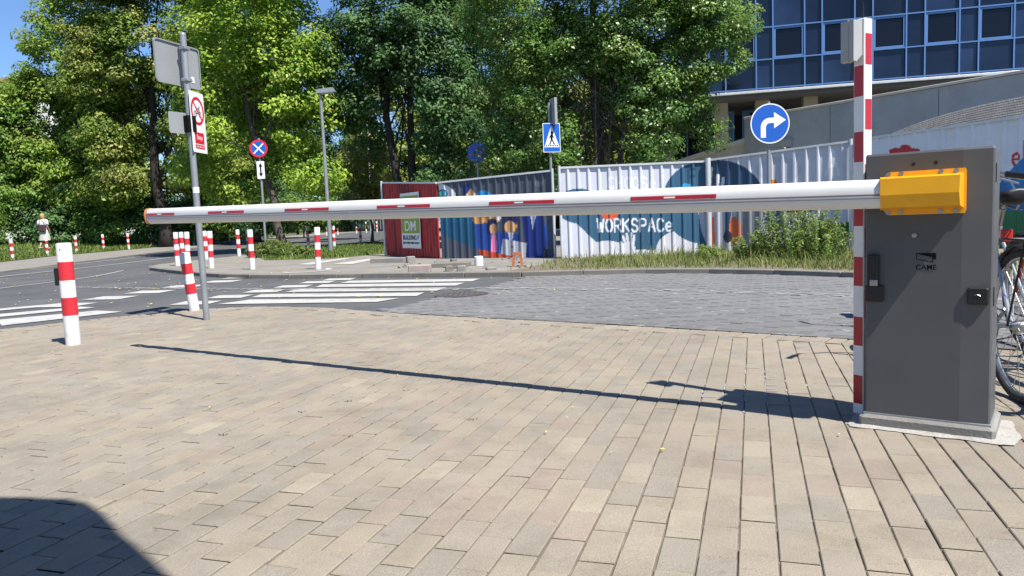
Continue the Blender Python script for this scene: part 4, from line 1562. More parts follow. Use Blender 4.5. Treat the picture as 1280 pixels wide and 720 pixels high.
def paint_d(U, V):
    x = 504 + 777 * U / (1 - 0.22 * U)
    tp, bt = 528 - 0.1226 * (x - 504), 936 - 0.028 * (x - 504)
    y = V * tp + (1 - V) * bt
    c = Canvas(x, y, (232, 233, 238), 0.92)
    c.ell(665, 566, 26, 12, (200, 40, 48))
    c.ell(700, 560, 24, 17, (200, 40, 48))
    c.ell(732, 566, 24, 11, (200, 40, 48))
    c.poly([(640, 566), (755, 560), (750, 640), (650, 640)], (200, 40, 48))
    c.text('e', 1108, 1140, 556, 618, 10, (196, 36, 44))
    c.text('D', 1156, 1188, 530, 610, 11, (196, 36, 44))
    c.put((y > 640 + 18 * np.sin(x * 0.03)) & (x > 1000), (58, 150, 196))
    c.put((y > 690 + 25 * np.sin(x * 0.045 + 1)) & (x > 1010), (34, 112, 170))
    c.put((y > 610 + 0.9 * (1130 - x)) & (x > 1085) & (y < 700), (40, 128, 190))
    c.line([(1050, 690), (1090, 655), (1120, 700)], 5, (220, 228, 236))
    c.put((y > 780) & (x > 1020), (44, 120, 72))
    c.put((y > 800) & (x < 900), (38, 112, 58))
    return c.c


def hoarding(label, P0, P1, b0, b1, t0, t1, paint, period=0.2, posts=(1, 1), flip=1):
    P0, P1 = Vector((*P0, 0)), Vector((*P1, 0))
    d = (P1 - P0)
    Ln = d.length
    d.normalize()
    n_ = Vector((d.y, -d.x, 0))
    if n_.y > 0:
        n_ = -n_
    root = thing('hoarding_panel', label, 'hoarding', (P0.x, P0.y, min(b0, b1)), 'painted corrugated hoarding panels round the building site')
    prof = [(0.0, 0), (0.66, 0), (0.74, 1), (0.90, 1), (1.0, 0)]
    us = []
    q = 0.0
    while q < Ln:
        for fr, hgt in prof[:-1]:
            u = q + fr * period
            if u < Ln:
                us.append((u, hgt))
        q += period
    us.append((Ln, 0))
    uu = np.array([a for a, _ in us])
    hh = np.array([b for _, b in us])
    fine = np.unique(np.round(np.concatenate([uu, np.arange(0, Ln, 0.015)]), 5))
    dd = np.interp(fine, uu, hh) * 0.03
    nv = 130
    vv = np.linspace(0, 1, nv)
    Ug, Vg = np.meshgrid(fine / Ln, vv)
    col = paint(Ug, Vg)
    zb = b0 + (b1 - b0) * Ug
    zt_ = t0 + (t1 - t0) * Ug
    ph = P0.x * 3.1
    dent = 0.006 * np.sin(Ug * Ln * 2.1 + ph) * np.sin(Vg * 4.4 + 1.7 * np.sin(Ug * Ln * 1.3 + ph)) + 0.003 * np.sin(Ug * Ln * 7.3 + 5 * Vg)
    off_ = dd[None, :] + dent
    X = P0.x + d.x * Ug * Ln + n_.x * off_
    Y = P0.y + d.y * Ug * Ln + n_.y * off_
    Z = zb + (zt_ - zb) * Vg
    V_ = np.stack([X - P0.x, Y - P0.y, Z - min(b0, b1)], -1).reshape(-1, 3)
    nu = len(fine)
    jj, ii = np.meshgrid(np.arange(nv - 1), np.arange(nu - 1), indexing='ij')
    a = jj * nu + ii
    F = np.stack([a, a + 1, a + nu + 1, a + nu], -1).reshape(-1, 4)
    me = bpy.data.meshes.new('corrugated_sheet')
    fast_mesh(me, V_, F)
    ca = me.color_attributes.new('paint', 'FLOAT_COLOR', 'POINT')
    ca.data.foreach_set('color', np.concatenate([col.reshape(-1, 3), np.ones((nu * nv, 1))], 1).astype(np.float32).ravel())
    me.materials.append(M['paint'])
    o = bpy.data.objects.new('corrugated_sheet', me)
    COL.objects.link(o)
    o.parent = root
    k = MB()
    A, B = P0 + Z_ * (t0 + 0.018), P1 + Z_ * (t1 + 0.018)
    ax = (B - A).normalized()
    k.box((A + B) / 2 + n_ * 0.012, ((B - A).length / 2, 0.026, 0.02), ax, n_, ax.cross(n_))
    k.build('top_rail', M['fencepost'], root)
    for flag, Q, b, t in ((posts[0], P0, b0, t0), (posts[1], P1, b1, t1)):
        if flag:
            k = MB()
            k.tube([Q + n_ * 0.045 + Z_ * (b - 0.12), Q + n_ * 0.045 + Z_ * (t + 0.06)], 0.03 if flag == 1 else 0.055, 12)
            k.build('post', M['fencepost'], root, smooth=True)
    return root


def fast_mesh(me, V_, F):
    V_ = np.ascontiguousarray(V_, dtype=np.float32)
    F = np.ascontiguousarray(F, dtype=np.int32)
    k = F.shape[1]
    me.vertices.add(len(V_))
    me.vertices.foreach_set('co', V_.ravel())
    me.loops.add(F.size)
    me.loops.foreach_set('vertex_index', F.ravel())
    me.polygons.add(len(F))
    me.polygons.foreach_set('loop_start', np.arange(0, F.size, k, dtype=np.int32))
    me.polygons.foreach_set('loop_total', np.full(len(F), k, dtype=np.int32))
    me.update(calc_edges=True)


red_h = hoarding('red hoarding panel with a white and green poster, left end of the hoarding', (-3.40, 20.5), (-1.66, 17.62), -0.06, -0.13, 1.90, 1.70, paint_red, 0.17, (1, 0))
hoarding('dark slate hoarding panel painted with cartoon figures and a laptop', (-1.62, 17.6), (1.0, 16.42), -0.12, -0.12, 1.70, 1.80, paint_dark, 0.19, (0, 1))
hoarding('pale hoarding panel with teal waves and white lettering WORKSPACe', (1.09, 15.72), (4.11, 15.48), -0.08, -0.06, 1.81, 1.80, paint_b, 0.215, (1, 0))
hoarding('pale hoarding panel with navy arc and orange shapes behind the tall weeds', (4.14, 15.42), (6.38, 13.92), -0.06, 0.0, 1.82, 1.96, paint_c, 0.215, (2, 1))
hoarding('pale hoarding panel with red lettering behind the barrier cabinet and bicycle', (6.42, 13.82), (8.32, 10.2), 0.02, 0.06, 1.97, 2.02, paint_d, 0.24, (0, 1))

P0, P1 = Vector((-3.40, 20.5, 0)), Vector((-1.66, 17.62, 0))
pd = (P1 - P0)
PL = pd.length
pd.normalize()
pn = pd.cross(Z_)
pn = pn if pn.y < 0 else -pn
pX = pd
pO = P0 + pd * (PL * 0.54) + pn * 0.045 + Z_ * 0.86
pw_, ph_ = PL * 0.175, 0.70
k = MB()
pts = []
for j in range(9):
    for i in range(9):
        x, y = -1 + i / 4, -1 + j / 4
        pts.append(pO + pX * (x * pw_) + Z_ * (y * ph_) + pn * (0.006 * math.sin(3 * x + y) + 0.004 * math.sin(7 * y)))
k.mesh(pts, [(j * 9 + i, j * 9 + i + 1, (j + 1) * 9 + i + 1, (j + 1) * 9 + i) for j in range(8) for i in range(8)])
po = k.build('poster', M['signwhite'], red_h)
M['postergreen'] = mat('poster green', (0.34, 0.44, 0.06), 0.6, var=0.08, vscale=4)
k = MB()
flat(k, [(-pw_ * 0.92, -0.32), (pw_ * 0.92, -0.32), (pw_ * 0.92, 0.62), (-pw_ * 0.92, 0.62)], pO, pX, Z_, 0.012)
k.build('green_field', M['postergreen'], po)
k = MB()
put_text(k, 'DM', pO - Z_ * 0.135, pX, Z_, 0.25, pw_ * 1.15, 0.014)
k.build('white_print', M['signwhite'], po)
k = MB()
put_text(k, 'BUILDING F', pO - Z_ * 0.43, pX, Z_, 0.115, pw_ * 1.7, 0.014)
for q in range(11):
    bar(k, (-pw_ * 0.85 + q * pw_ * 0.16, -0.565), (-pw_ * 0.85 + q * pw_ * 0.16 + pw_ * 0.1, -0.565), 0.035 if q % 3 else 0.055, pO, pX, Z_, 0.014)
k.build('black_print', M['signblack'], po)

# site rubble below the hoarding: blocks, bricks and footings
DEB = [('concrete_block', 'long grey concrete block lying below the red hoarding panel', 'concrete block', (-2.75, 16.7), (0.40, 0.09, 0.06), -0.25, 'concrete'),
       ('concrete_block', 'broken pale concrete lump at the end of the long block', 'concrete block', (-2.2, 16.35), (0.09, 0.10, 0.075), 0.3, 'concrete'),
       ('concrete_block', 'pinkish concrete block at the kerb edge beside the crossing stripes', 'concrete block', (-1.6, 13.05), (0.19, 0.11, 0.07), -0.08, 'pinkstone'),
       ('concrete_block', 'flat dark slab lying behind the pinkish block', 'concrete block', (-1.15, 14.3), (0.36, 0.18, 0.05), -0.12, 'kerb'),
       ('concrete_block', 'small grey kerb cube right of the pinkish block', 'concrete block', (-1.08, 12.95), (0.07, 0.07, 0.055), 0.1, 'kerb'),
       ('concrete_block', 'second small kerb cube, between pinkish block and white footing', 'concrete block', (-0.86, 12.92), (0.075, 0.07, 0.055), -0.1, 'concrete'),
       ('concrete_block', 'half buried grey cube nearest the road below the dark hoarding', 'concrete block', (-0.35, 12.95), (0.09, 0.08, 0.03), 0.2, 'concrete'),
       ('concrete_block', 'small dark stone near the foot of the dark hoarding', 'stone', (-1.2, 15.6), (0.06, 0.07, 0.05), 0.4, 'kerb')]
M['pinkstone'] = mat('pinkish concrete', (0.42, 0.34, 0.30), 0.9, var=0.12, vscale=6, fine=0.1, fscale=80)
for nm, lab, cat, (x, y), hf, rz, m_ in DEB:
    k = MB()
    z = tz(x, y) + 0.07
    k.box((x, y, z + hf[2] - 0.01), hf, (math.cos(rz), math.sin(rz), 0), (-math.sin(rz), math.cos(rz), 0), (0, 0, 1), 0.014)
    tag(k.build(nm, M[m_], None, loc=(x, y, z)), lab, cat)
k = MB()
x, y = -0.62, 14.4
z = tz(x, y) + 0.07
k.tube([(x, y, z - 0.02), (x, y, z + 0.17), (x, y, z + 0.18)], [0.085, 0.085, 0.07], 20)
tag(k.build('footing_drum', M['white'], None, smooth=True, loc=(x, y, z)), 'short white drum footing standing below the dark hoarding', 'footing')
k = MB()
x, y = 0.12, 13.6
z = tz(x, y) + 0.07
for sx in (-1, 1):
    k.mesh([(x + sx * 0.06, y - 0.05, z), (x + sx * 0.11, y - 0.05, z), (x + sx * 0.11, y + 0.05, z), (x + sx * 0.06, y + 0.05, z),
            (x + sx * 0.02, y - 0.04, z + 0.24), (x + sx * 0.08, y - 0.04, z + 0.24), (x + sx * 0.08, y + 0.04, z + 0.24), (x + sx * 0.02, y + 0.04, z + 0.24)],
           [(0, 3, 2, 1), (4, 5, 6, 7), (0, 1, 5, 4), (1, 2, 6, 5), (2, 3, 7, 6), (3, 0, 4, 7)])
k.box((x, y, z + 0.235), (0.085, 0.045, 0.03))
tag(k.build('fence_foot', M['brickred'], None, loc=(x, y, z)), 'orange plastic fence foot at the corner of the dark hoarding', 'fence foot')
k = MB()
for _ in range(80):
    x, y = random.uniform(-2.3, 0.3), random.uniform(12.9, 16.5)
    if seg_dist(KERB_R, x, y) < 0.1 or not inside(ISLAND, x, y):
        continue
    s_ = random.uniform(0.01, 0.045)
    z = tz(x, y) + 0.07
    k.box((x, y, z + s_ * 0.3), (s_, s_ * random.uniform(0.5, 1), s_ * 0.5), Vector((random.uniform(-1, 1), random.uniform(-1, 1), 0.1)).normalized(), (0, 1, 0), (0, 0, 1))
tag(k.build('rubble', M['concrete']), 'scattered stone chips on the dug up footpath below the hoarding', 'rubble', kind='stuff')

# ------------------------------------------------------------------ office building with dark glass curtain wall
f0, f1 = Vector((6.2, 28.47, 0)), Vector((24.0, 24.08, 0))
fd = (f1 - f0)
FL = fd.length
fd.normalize()
fn = Vector((fd.y, -fd.x, 0))
ob = thing('office_building', 'office building with dark glass curtain wall and blue mullions on stone columns', 'building', (f0.x, f0.y, 0))
BZ = 5.02


def FP(u, z, o=0.0):
    return f0 + fd * u + Z_ * z + fn * o


k = MB()
k.box(FP(FL / 2, BZ + 7, -4.1), (FL / 2, 4.0, 7.0), fd, fn, Z_)
k.build('core', M['interior'], ob)
k = MB()
k.box(FP(FL / 2, BZ - 0.12, -4.1), (FL / 2 + 0.05, 4.05, 0.1), fd, fn, Z_)
k.build('soffit', M['soffit'], ob)
k = MB()
k.box(FP(FL / 2, BZ - 0.035, 0.08), (FL / 2 + 0.05, 0.06, 0.045), fd, fn, Z_, 0.01)
k.build('edge_trim', M['fencepost'], ob)
mods = []
u = 0.0
# wide / narrow rhythm, anchored on the wide bay that starts 3.70 m along
wide, narrow = 1.07, 0.585
u = 3.70 - 2 * (wide + narrow)
w_ = True
u = u if u >= 0 else u + wide + narrow
while u < FL - 0.3:
    wd = wide if w_ else narrow
    mods.append((u, min(u + wd, FL), w_))
    u += wd
    w_ = not w_
if mods[0][0] > 0.05:
    mods.insert(0, (0.0, mods[0][0], False))
rows = []
z = BZ + 0.07
for fl_ in range(3):
    for h, kind_ in ((1.02, 's'), (1.13, 'w'), (1.25, 's')):
        rows.append((z, z + h, kind_))
        z += h
ZT = z
pane_cache = {}
for (za, zb_, kd) in rows:
    for (ua, ub, wd) in mods:
        opening = kd == 'w' and wd
        g = 0.03 if not opening else 0.12
        key = (round(ub - ua, 3), round(zb_ - za, 3), opening)
        if key not in pane_cache:
            kk = MB()
            kk.box((0, 0, 0), ((ub - ua) / 2 - g, 0.012, (zb_ - za) / 2 - g), fd, fn, Z_)
            tmp = kk.build('glass_pane', M['glassopen'] if opening else M['glass'])
            pane_cache[key] = tmp.data
            bpy.data.objects.remove(tmp)
            if opening:
                kk = MB()
                a_, b_ = (ub - ua) / 2 - 0.03, (zb_ - za) / 2 - 0.03
                t_ = 0.032
                for c_, hf in (((0, b_ - t_), (a_, t_)), ((0, -b_ + t_), (a_, t_)), ((-a_ + t_, 0), (t_, b_ - 2 * t_)), ((a_ - t_, 0), (t_, b_ - 2 * t_))):
                    kk.box(fd * c_[0] + Z_ * c_[1] + fn * 0.025, (hf[0], 0.03, hf[1]), fd, fn, Z_)
                tmp = kk.build('window_frame', M['mullion'])
                pane_cache[key + ('f',)] = tmp.data
                bpy.data.objects.remove(tmp)
        o = bpy.data.objects.new('glass_pane', pane_cache[key])
        COL.objects.link(o)
        o.parent = ob
        p = FP((ua + ub) / 2, (za + zb_) / 2, 0.02 + random.uniform(-0.002, 0.002)) - Vector(ob.location)
        o.location = p
        o.rotation_euler = (random.gauss(0, 0.007), 0, random.gauss(0, 0.007))
        if opening:
            o = bpy.data.objects.new('window_frame', pane_cache[key + ('f',)])
            COL.objects.link(o)
            o.parent = ob
            o.location = p
for (ua, ub, wd) in mods + [(FL, FL, 0)]:
    k = MB()
    k.box(FP(ua, (BZ + ZT) / 2, 0.055), (0.024, 0.05, (ZT - BZ) / 2 - 0.01), fd, fn, Z_)
    k.build('mullion', M['mullion'], ob)
for za in [r_[0] for r_ in rows] + [ZT]:
    k = MB()
    k.box(FP(FL / 2, za, 0.05), (FL / 2, 0.05, 0.022), fd, fn, Z_)
    k.build('transom', M['mullion'], ob)
for u in (-0.4, 1.7, 3.2, 4.9, 8.75, 12.5, 16.0):
    k = MB()
    for zz in range(4):
        k.box(FP(u + 0.2, 0.62 + zz * 1.24, -1.1), (0.255, 0.255, 0.614), fd, fn, Z_, 0.012)
    k.build('column', M['stone'], ob)
k = MB()
k.box(FP(FL / 2, 2.45, -5.2), (FL / 2, 0.06, 2.44), fd, fn, Z_)
k.build('recessed_wall', M['interior'], ob)
for u in np.arange(0.6, FL - 1, 1.55):
    k = MB()
    k.box(FP(u, 2.3, -4.9), (0.03, 0.05, 2.2), fd, fn, Z_)
    k.build('shopfront_mullion', M['mullion'], ob)
for u in (1.35, 2.65, 7.0, 8.3):
    k = MB()
    k.box(FP(u + 0.6, 3.2, -2.3), (0.42, 0.04, 1.35), fd, fn, Z_)
    gp = k.build('glass_screen', M['glass'], ob)
    k = MB()
    for du in (-0.46, 0.46):
        k.box(FP(u + 0.6 + du, 3.2, -2.28), (0.04, 0.05, 1.42), fd, fn, Z_)
    k.box(FP(u + 0.6, 4.58, -2.28), (0.42, 0.05, 0.05), fd, fn, Z_)
    k.build('frame', M['mullion'], gp)

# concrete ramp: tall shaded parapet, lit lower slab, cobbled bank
rw = thing('ramp_parapet', 'grey cast concrete ramp wall rising behind the hoarding below the office glass', 'concrete wall', (7.64, 24, 0))
k = MB()
r0_, r1_ = Vector((7.6, 24.0, 0)), Vector((14.2, 14.0, 0))
rd = (r1_ - r0_)
RL = rd.length
rd.normalize()
rn = Vector((rd.y, -rd.x, 0))
rn = rn if rn.x < 0 else -rn
top = [(0, 3.60), (RL * 0.5, 3.62), (RL, 3.66)]
pw = [(0, 0)] + [(RL, 0)] + top[::-1]
P = [r0_ + rd * x + Z_ * z for x, z in pw] + [r0_ - rn * 0.28 + rd * x + Z_ * z for x, z in pw]
n = len(pw)
k.mesh(P, [tuple(range(n)), tuple(reversed(range(n, 2 * n)))] + [(i, n + i, n + (i + 1) % n, (i + 1) % n) for i in range(n)])
k.build('wall', M['rampwall'], rw)
k = MB()
A, B = r0_ + Z_ * 3.60, r1_ + Z_ * 3.66
k.box((A + B) / 2 - rn * 0.14 + Z_ * 0.035, ((B - A).length / 2, 0.19, 0.034), (B - A).normalized(), rn, (B - A).normalized().cross(rn), 0.008)
k.build('coping', M['ramplit'], rw)
k = MB()
for q in range(1, 4):
    k.box(r0_ + rd * (q * RL / 4) + rn * 0.0015 + Z_ * 1.8, (0.008, 0.002, 1.79), rd, rn, Z_)
k.build('joint', M['kerb'], rw)
lp = Vector((8.25, 23.0, 2.63))
wl = thing('wall_lamp', 'small square wall lamp fixed to the shaded ramp wall', 'wall lamp', lp)
k = MB()
lq = r0_ + rd * 1.55 + rn * 0.06 + Z_ * 2.70
k.box(lq, (0.22, 0.06, 0.12), rd, rn, Z_, 0.01)
k.build('housing', M['greybox'], wl)
k = MB()
k.mesh([lq + rd * a + rn * b + Z_ * c for a, b, c in ((-0.2, 0.0, -0.13), (0.1, 0.0, -0.13), (0.1, 0.22, -0.13), (-0.2, 0.22, -0.13), (-0.05, 0.0, -0.36), (0.1, 0.0, -0.36))], [(0, 1, 2, 3), (0, 4, 5, 1), (3, 2, 5, 4), (0, 3, 4), (1, 5, 2)])
k.build('shade', M['oldwall'], wl)

ls = thing('ramp_slab', 'sunlit pale concrete ramp edge sloping down to the left behind the hoarding', 'ramp', (6.6, 25.5, 0))
k = MB()
a_, b_ = Vector((7.75, 24.2, 0)), Vector((4.6, 27.6, 0))
d_ = (b_ - a_).normalized()
n2 = Vector((-d_.y, d_.x, 0))
n2 = n2 if n2.y < 0 else -n2
L2 = (b_ - a_).length
P = [a_ + n2 * 0.1, b_ + n2 * 0.1, b_ + n2 * 0.1 + Z_ * 2.05, a_ + n2 * 0.1 + Z_ * 2.93, a_ - n2 * 1.2, b_ - n2 * 1.2, b_ - n2 * 1.2 + Z_ * 2.15, a_ - n2 * 1.2 + Z_ * 3.1]
k.mesh(P, [(0, 1, 2, 3), (5, 4, 7, 6), (3, 2, 6, 7), (1, 5, 6, 2), (0, 3, 7, 4)])
k.build('slab', M['ramplit'], ls)
k = MB()
k.box((a_ + b_) / 2 + n2 * 0.12 + Z_ * 2.53, (L2 / 2 + 0.05, 0.05, 0.06), (b_ - a_ + Z_ * -0.88).normalized(), n2, (b_ - a_ + Z_ * -0.88).normalized().cross(n2))
k.build('edge', M['plaster'], ls)

# cobbled bank in front of the ramp wall, built of setts
bank = thing('sett_bank', 'dark grey bank of stone setts curving up behind the right hoarding', 'paved bank', (9.4, 15.5, 0))


def bankpt(u, v):
    """u along (0..1) from left to right, v up the slope (0..1)"""
    b = Vector((6.9, 17.2, 1.2)) + (Vector((10.9, 11.6, 1.2)) - Vector((6.9, 17.2, 1.2))) * u
    hgt = 1.72 * (1 - (1 - min(1, u * 1.35)) ** 2.4) ** 0.5 * 0.92
    return b + rn * (-1.1 * v) + Z_ * (hgt * v)


k = MB()
NU, NV = 150, 30
mi_ = 0
for i in range(NU):
    for j in range(NV):
        u0, u1 = (i + 0.06 + 0.5 * (j % 2)) / NU, (i + 0.94 + 0.5 * (j % 2)) / NU
        v0, v1 = (j + 0.07) / NV, (j + 0.93) / NV
        c4 = [bankpt(u0, v0), bankpt(u1, v0), bankpt(u1, v1), bankpt(u0, v1)]
        nn = rn * 0.010 + Z_ * 0.006
        k.cur = random.randrange(3)
        mid = sum(c4, Vector()) / 4
        t4 = [mid + (p - mid) * 0.94 + nn * random.uniform(0.8, 1.3) for p in c4]
        k.mesh(c4 + t4, [(4, 5, 6, 7), (0, 1, 5, 4), (1, 2, 6, 5), (2, 3, 7, 6), (3, 0, 4, 7)])
so_ = k.build('setts', M['rampstone'], bank)
so_['kind'] = 'stuff'
k = MB()
G = 24
P = [bankpt(i / G, j / 4) - Z_ * 0.004 - rn * 0.002 for j in range(5) for i in range(G + 1)]
k.mesh(P, [(j * (G + 1) + i, j * (G + 1) + i + 1, (j + 1) * (G + 1) + i + 1, (j + 1) * (G + 1) + i) for j in range(4) for i in range(G)])
P = [bankpt(i / G, 1.0) - rn * q - Z_ * (0.004) for q in (0, 1.6) for i in range(G + 1)]
k.mesh(P, [(i, i + 1, G + 2 + i, G + 1 + i) for i in range(G)])
P = [bankpt(i / G, 0.0) - Z_ * q for q in (1.4, 0.0) for i in range(G + 1)]
k.mesh(P, [(i, i + 1, G + 2 + i, G + 1 + i) for i in range(G)])
k.build('bank_base', M['kerb'], bank)

# ------------------------------------------------------------------ foliage
def leaf_mesh(name, C, Rd, n, size, cols, center, parent, m, flatten=0.6, up_bias=0.8, droop=0.0, aspect=0.55, rg=rng, cvar=0.22):
    """C (N,3) clump centres, Rd (N,) radii, n leaves per clump: one mesh of small pointed leaves with their own green"""
    N = len(C)
    T = N * n
    ci = np.repeat(np.arange(N), n)
    off = rg.normal(size=(T, 3))
    off /= np.linalg.norm(off, axis=1, keepdims=True)
    off *= (rg.random(T) ** 0.45 * 1.05)[:, None] * np.array([1, 1, flatten]) * Rd[ci][:, None]
    p = C[ci] + off
    p[:, 2] -= droop * (off[:, 0] ** 2 + off[:, 1] ** 2) / np.maximum(Rd[ci], 0.05)
    out = C[ci] - np.asarray(center)
    out /= np.linalg.norm(out, axis=1, keepdims=True) + 1e-6
    nr = out * 0.4 + off / (Rd[ci][:, None] + 1e-6) * 0.9 + np.array([0, 0, up_bias * 0.8]) + rg.normal(size=(T, 3)) * 0.36
    nr /= np.linalg.norm(nr, axis=1, keepdims=True)
    t = rg.normal(size=(T, 3))
    t -= nr * (t * nr).sum(1, keepdims=True)
    t /= np.linalg.norm(t, axis=1, keepdims=True)
    b = np.cross(nr, t)
    s = size * rg.uniform(0.65, 1.35, T)[:, None]
    bend = nr * s * -0.12
    V_ = np.stack([p - t * s * 0.5 + bend, p + b * s * aspect * 0.5, p + t * s * 0.5 + bend, p - b * s * aspect * 0.5], 1).reshape(-1, 3)
    F = np.arange(4 * T, dtype=np.int32).reshape(-1, 4)
    cols = np.array(cols)
    kc = rg.integers(0, len(cols), N)[ci]
    flip = rg.random(T) < 0.25
    kc[flip] = rg.integers(0, len(cols), T)[flip]
    cc = cols[kc] * rg.uniform(1 - cvar, 1 + cvar, T)[:, None] * rg.uniform(1 - cvar * 0.7, 1 + cvar * 0.7, N)[ci][:, None]
    me = bpy.data.meshes.new(name)
    fast_mesh(me, V_, F)
    ca = me.color_attributes.new('leaf', 'FLOAT_COLOR', 'POINT')
    ca.data.foreach_set('color', np.repeat(np.concatenate([cc, np.ones((T, 1))], 1), 4, axis=0).astype(np.float32).ravel())
    me.materials.append(m)
    o = bpy.data.objects.new(name, me)
    COL.objects.link(o)
    if parent is not None:
        o.parent = parent
    return o


def lobe_clumps(lobes, per_m2, rg, rmin=0.45, shell=0.66):
    C, Rr = [], []
    for (x, y, z, rx, ry, rz) in lobes:
        ar = 4 * math.pi * ((rx * ry) ** 1.6 / 3 + (rx * rz) ** 1.6 / 3 + (ry * rz) ** 1.6 / 3) ** (1 / 1.6)
        n = max(4, int(ar * per_m2 * 1.3))
        d = rg.normal(size=(n, 3))
        d /= np.linalg.norm(d, axis=1, keepdims=True)
        r_ = shell + (1 - shell) * rg.random(n) ** 0.7
        # lumpy outline
        lump = 1 + 0.18 * np.sin(d[:, 0] * 5 + x * 3) * np.sin(d[:, 1] * 4 + y) + 0.15 * np.sin(d[:, 2] * 7 + z)
        q = np.stack([x + d[:, 0] * rx * r_ * lump, y + d[:, 1] * ry * r_ * lump, z + d[:, 2] * rz * r_ * lump], 1)
        C.append(q)
        Rr.append(rg.uniform(0.7, 1.3, n) * rmin)
    return np.concatenate(C), np.concatenate(Rr)


def tree(name, label, base, lobes, trunk, cols, leafsize=0.16, per_m2=1.6, nleaf=46, clump=0.5, m='leaf', seed=1, stems=None, group=None, bark='bark', keep=None, limbs=10, flatten=0.6,
         up_bias=0.8, zb=None, droop=0.15, aspect=0.55, cat='tree'):
    rg = np.random.default_rng(seed)
    x, y = base
    z = tz(x, y) + 0.06 if zb is None else zb
    root = thing(name, label, cat, (x, y, z), group)
    C, Rr = lobe_clumps(lobes, per_m2 * 0.55, rg, clump * 1.3)
    nleaf = int(nleaf * 2.9)
    leafsize *= 0.82
    if keep is not None:
        k_ = keep(C)
        C, Rr = C[k_], Rr[k_]
    k_ = C[:, 2] > 0.25
    C, Rr = C[k_], Rr[k_]
    L = np.array(lobes)
    cen = (L[:, :3] * L[:, 3:4]).sum(0) / L[:, 3].sum()
    leaf_mesh('crown', C, Rr, nleaf, leafsize * 1.15, [tuple(q * 1.72 for q in c) for c in cols], cen, root, M[m], flatten, up_bias, droop, aspect, rg)
    k = MB()
    for pts, r0_, r1_ in trunk:
        P = [Vector(p) for p in pts]
        Q = [P[0]]
        for a, b in zip(P, P[1:]):
            for t in (0.33, 0.66, 1.0):
                q = a.lerp(b, t)
                if t < 1:
                    q += Vector((rg.normal() * 0.03, rg.normal() * 0.03, 0)) * max(1, r0_ * 5)
                Q.append(q)
        n = len(Q)
        rr = [r0_ * (1 + 0.55 * max(0, 1 - i)) * (1 - i / (n - 1)) + r1_ * (i / (n - 1)) for i in range(n)]
        k.tube(Q, rr, 10)
        # limbs out to clumps
        idx = rg.choice(len(C), min(limbs, len(C)), replace=False)
        for i in idx:
            e = Vector(C[i])
            st = Q[int(rg.integers(n // 3, n))]
            mid = st.lerp(e, 0.5) + Vector((rg.normal() * 0.15, rg.normal() * 0.15, 0.1 * (e - st).length))
            r_b = max(0.018, r1_ * 0.55)
            k.tube([st, mid, e], [r_b, r_b * 0.6, 0.008], 6, caps=False)
    o = k.build('trunk', M[bark], None, smooth='all')
    o.parent = root
    return root


YG = [(0.205, 0.285, 0.035), (0.165, 0.255, 0.032), (0.24, 0.295, 0.05), (0.125, 0.21, 0.03)]          # bright yellow green maple
OL = [(0.18, 0.22, 0.045), (0.23, 0.235, 0.07), (0.135, 0.19, 0.035), (0.105, 0.16, 0.032)]          # olive with seeds
DG = [(0.055, 0.115, 0.04), (0.075, 0.14, 0.046), (0.045, 0.09, 0.034), (0.095, 0.165, 0.058)]        # dark blue green
MG = [(0.12, 0.195, 0.035), (0.095, 0.165, 0.03), (0.15, 0.22, 0.048), (0.07, 0.13, 0.027)]      # mid green
HB = [(0.105, 0.175, 0.035), (0.08, 0.15, 0.03), (0.14, 0.205, 0.05), (0.06, 0.12, 0.028)]           # broad tree by the hoarding

# broad bushy tree behind the hoarding
def keep_big(C):
    x, y, z = C[:, 0], C[:, 1], C[:, 2]
    hollow = (np.abs(x + 0.15 + 0.25 * (z - 3.2)) < 0.85) & (z > 1.9) & (z < 5.0) & (y < 1.2)
    gap = (x > 2.0) & (z < 3.3) & (x < 2.9) & (z > 1.5)
    return ~hollow & ~gap


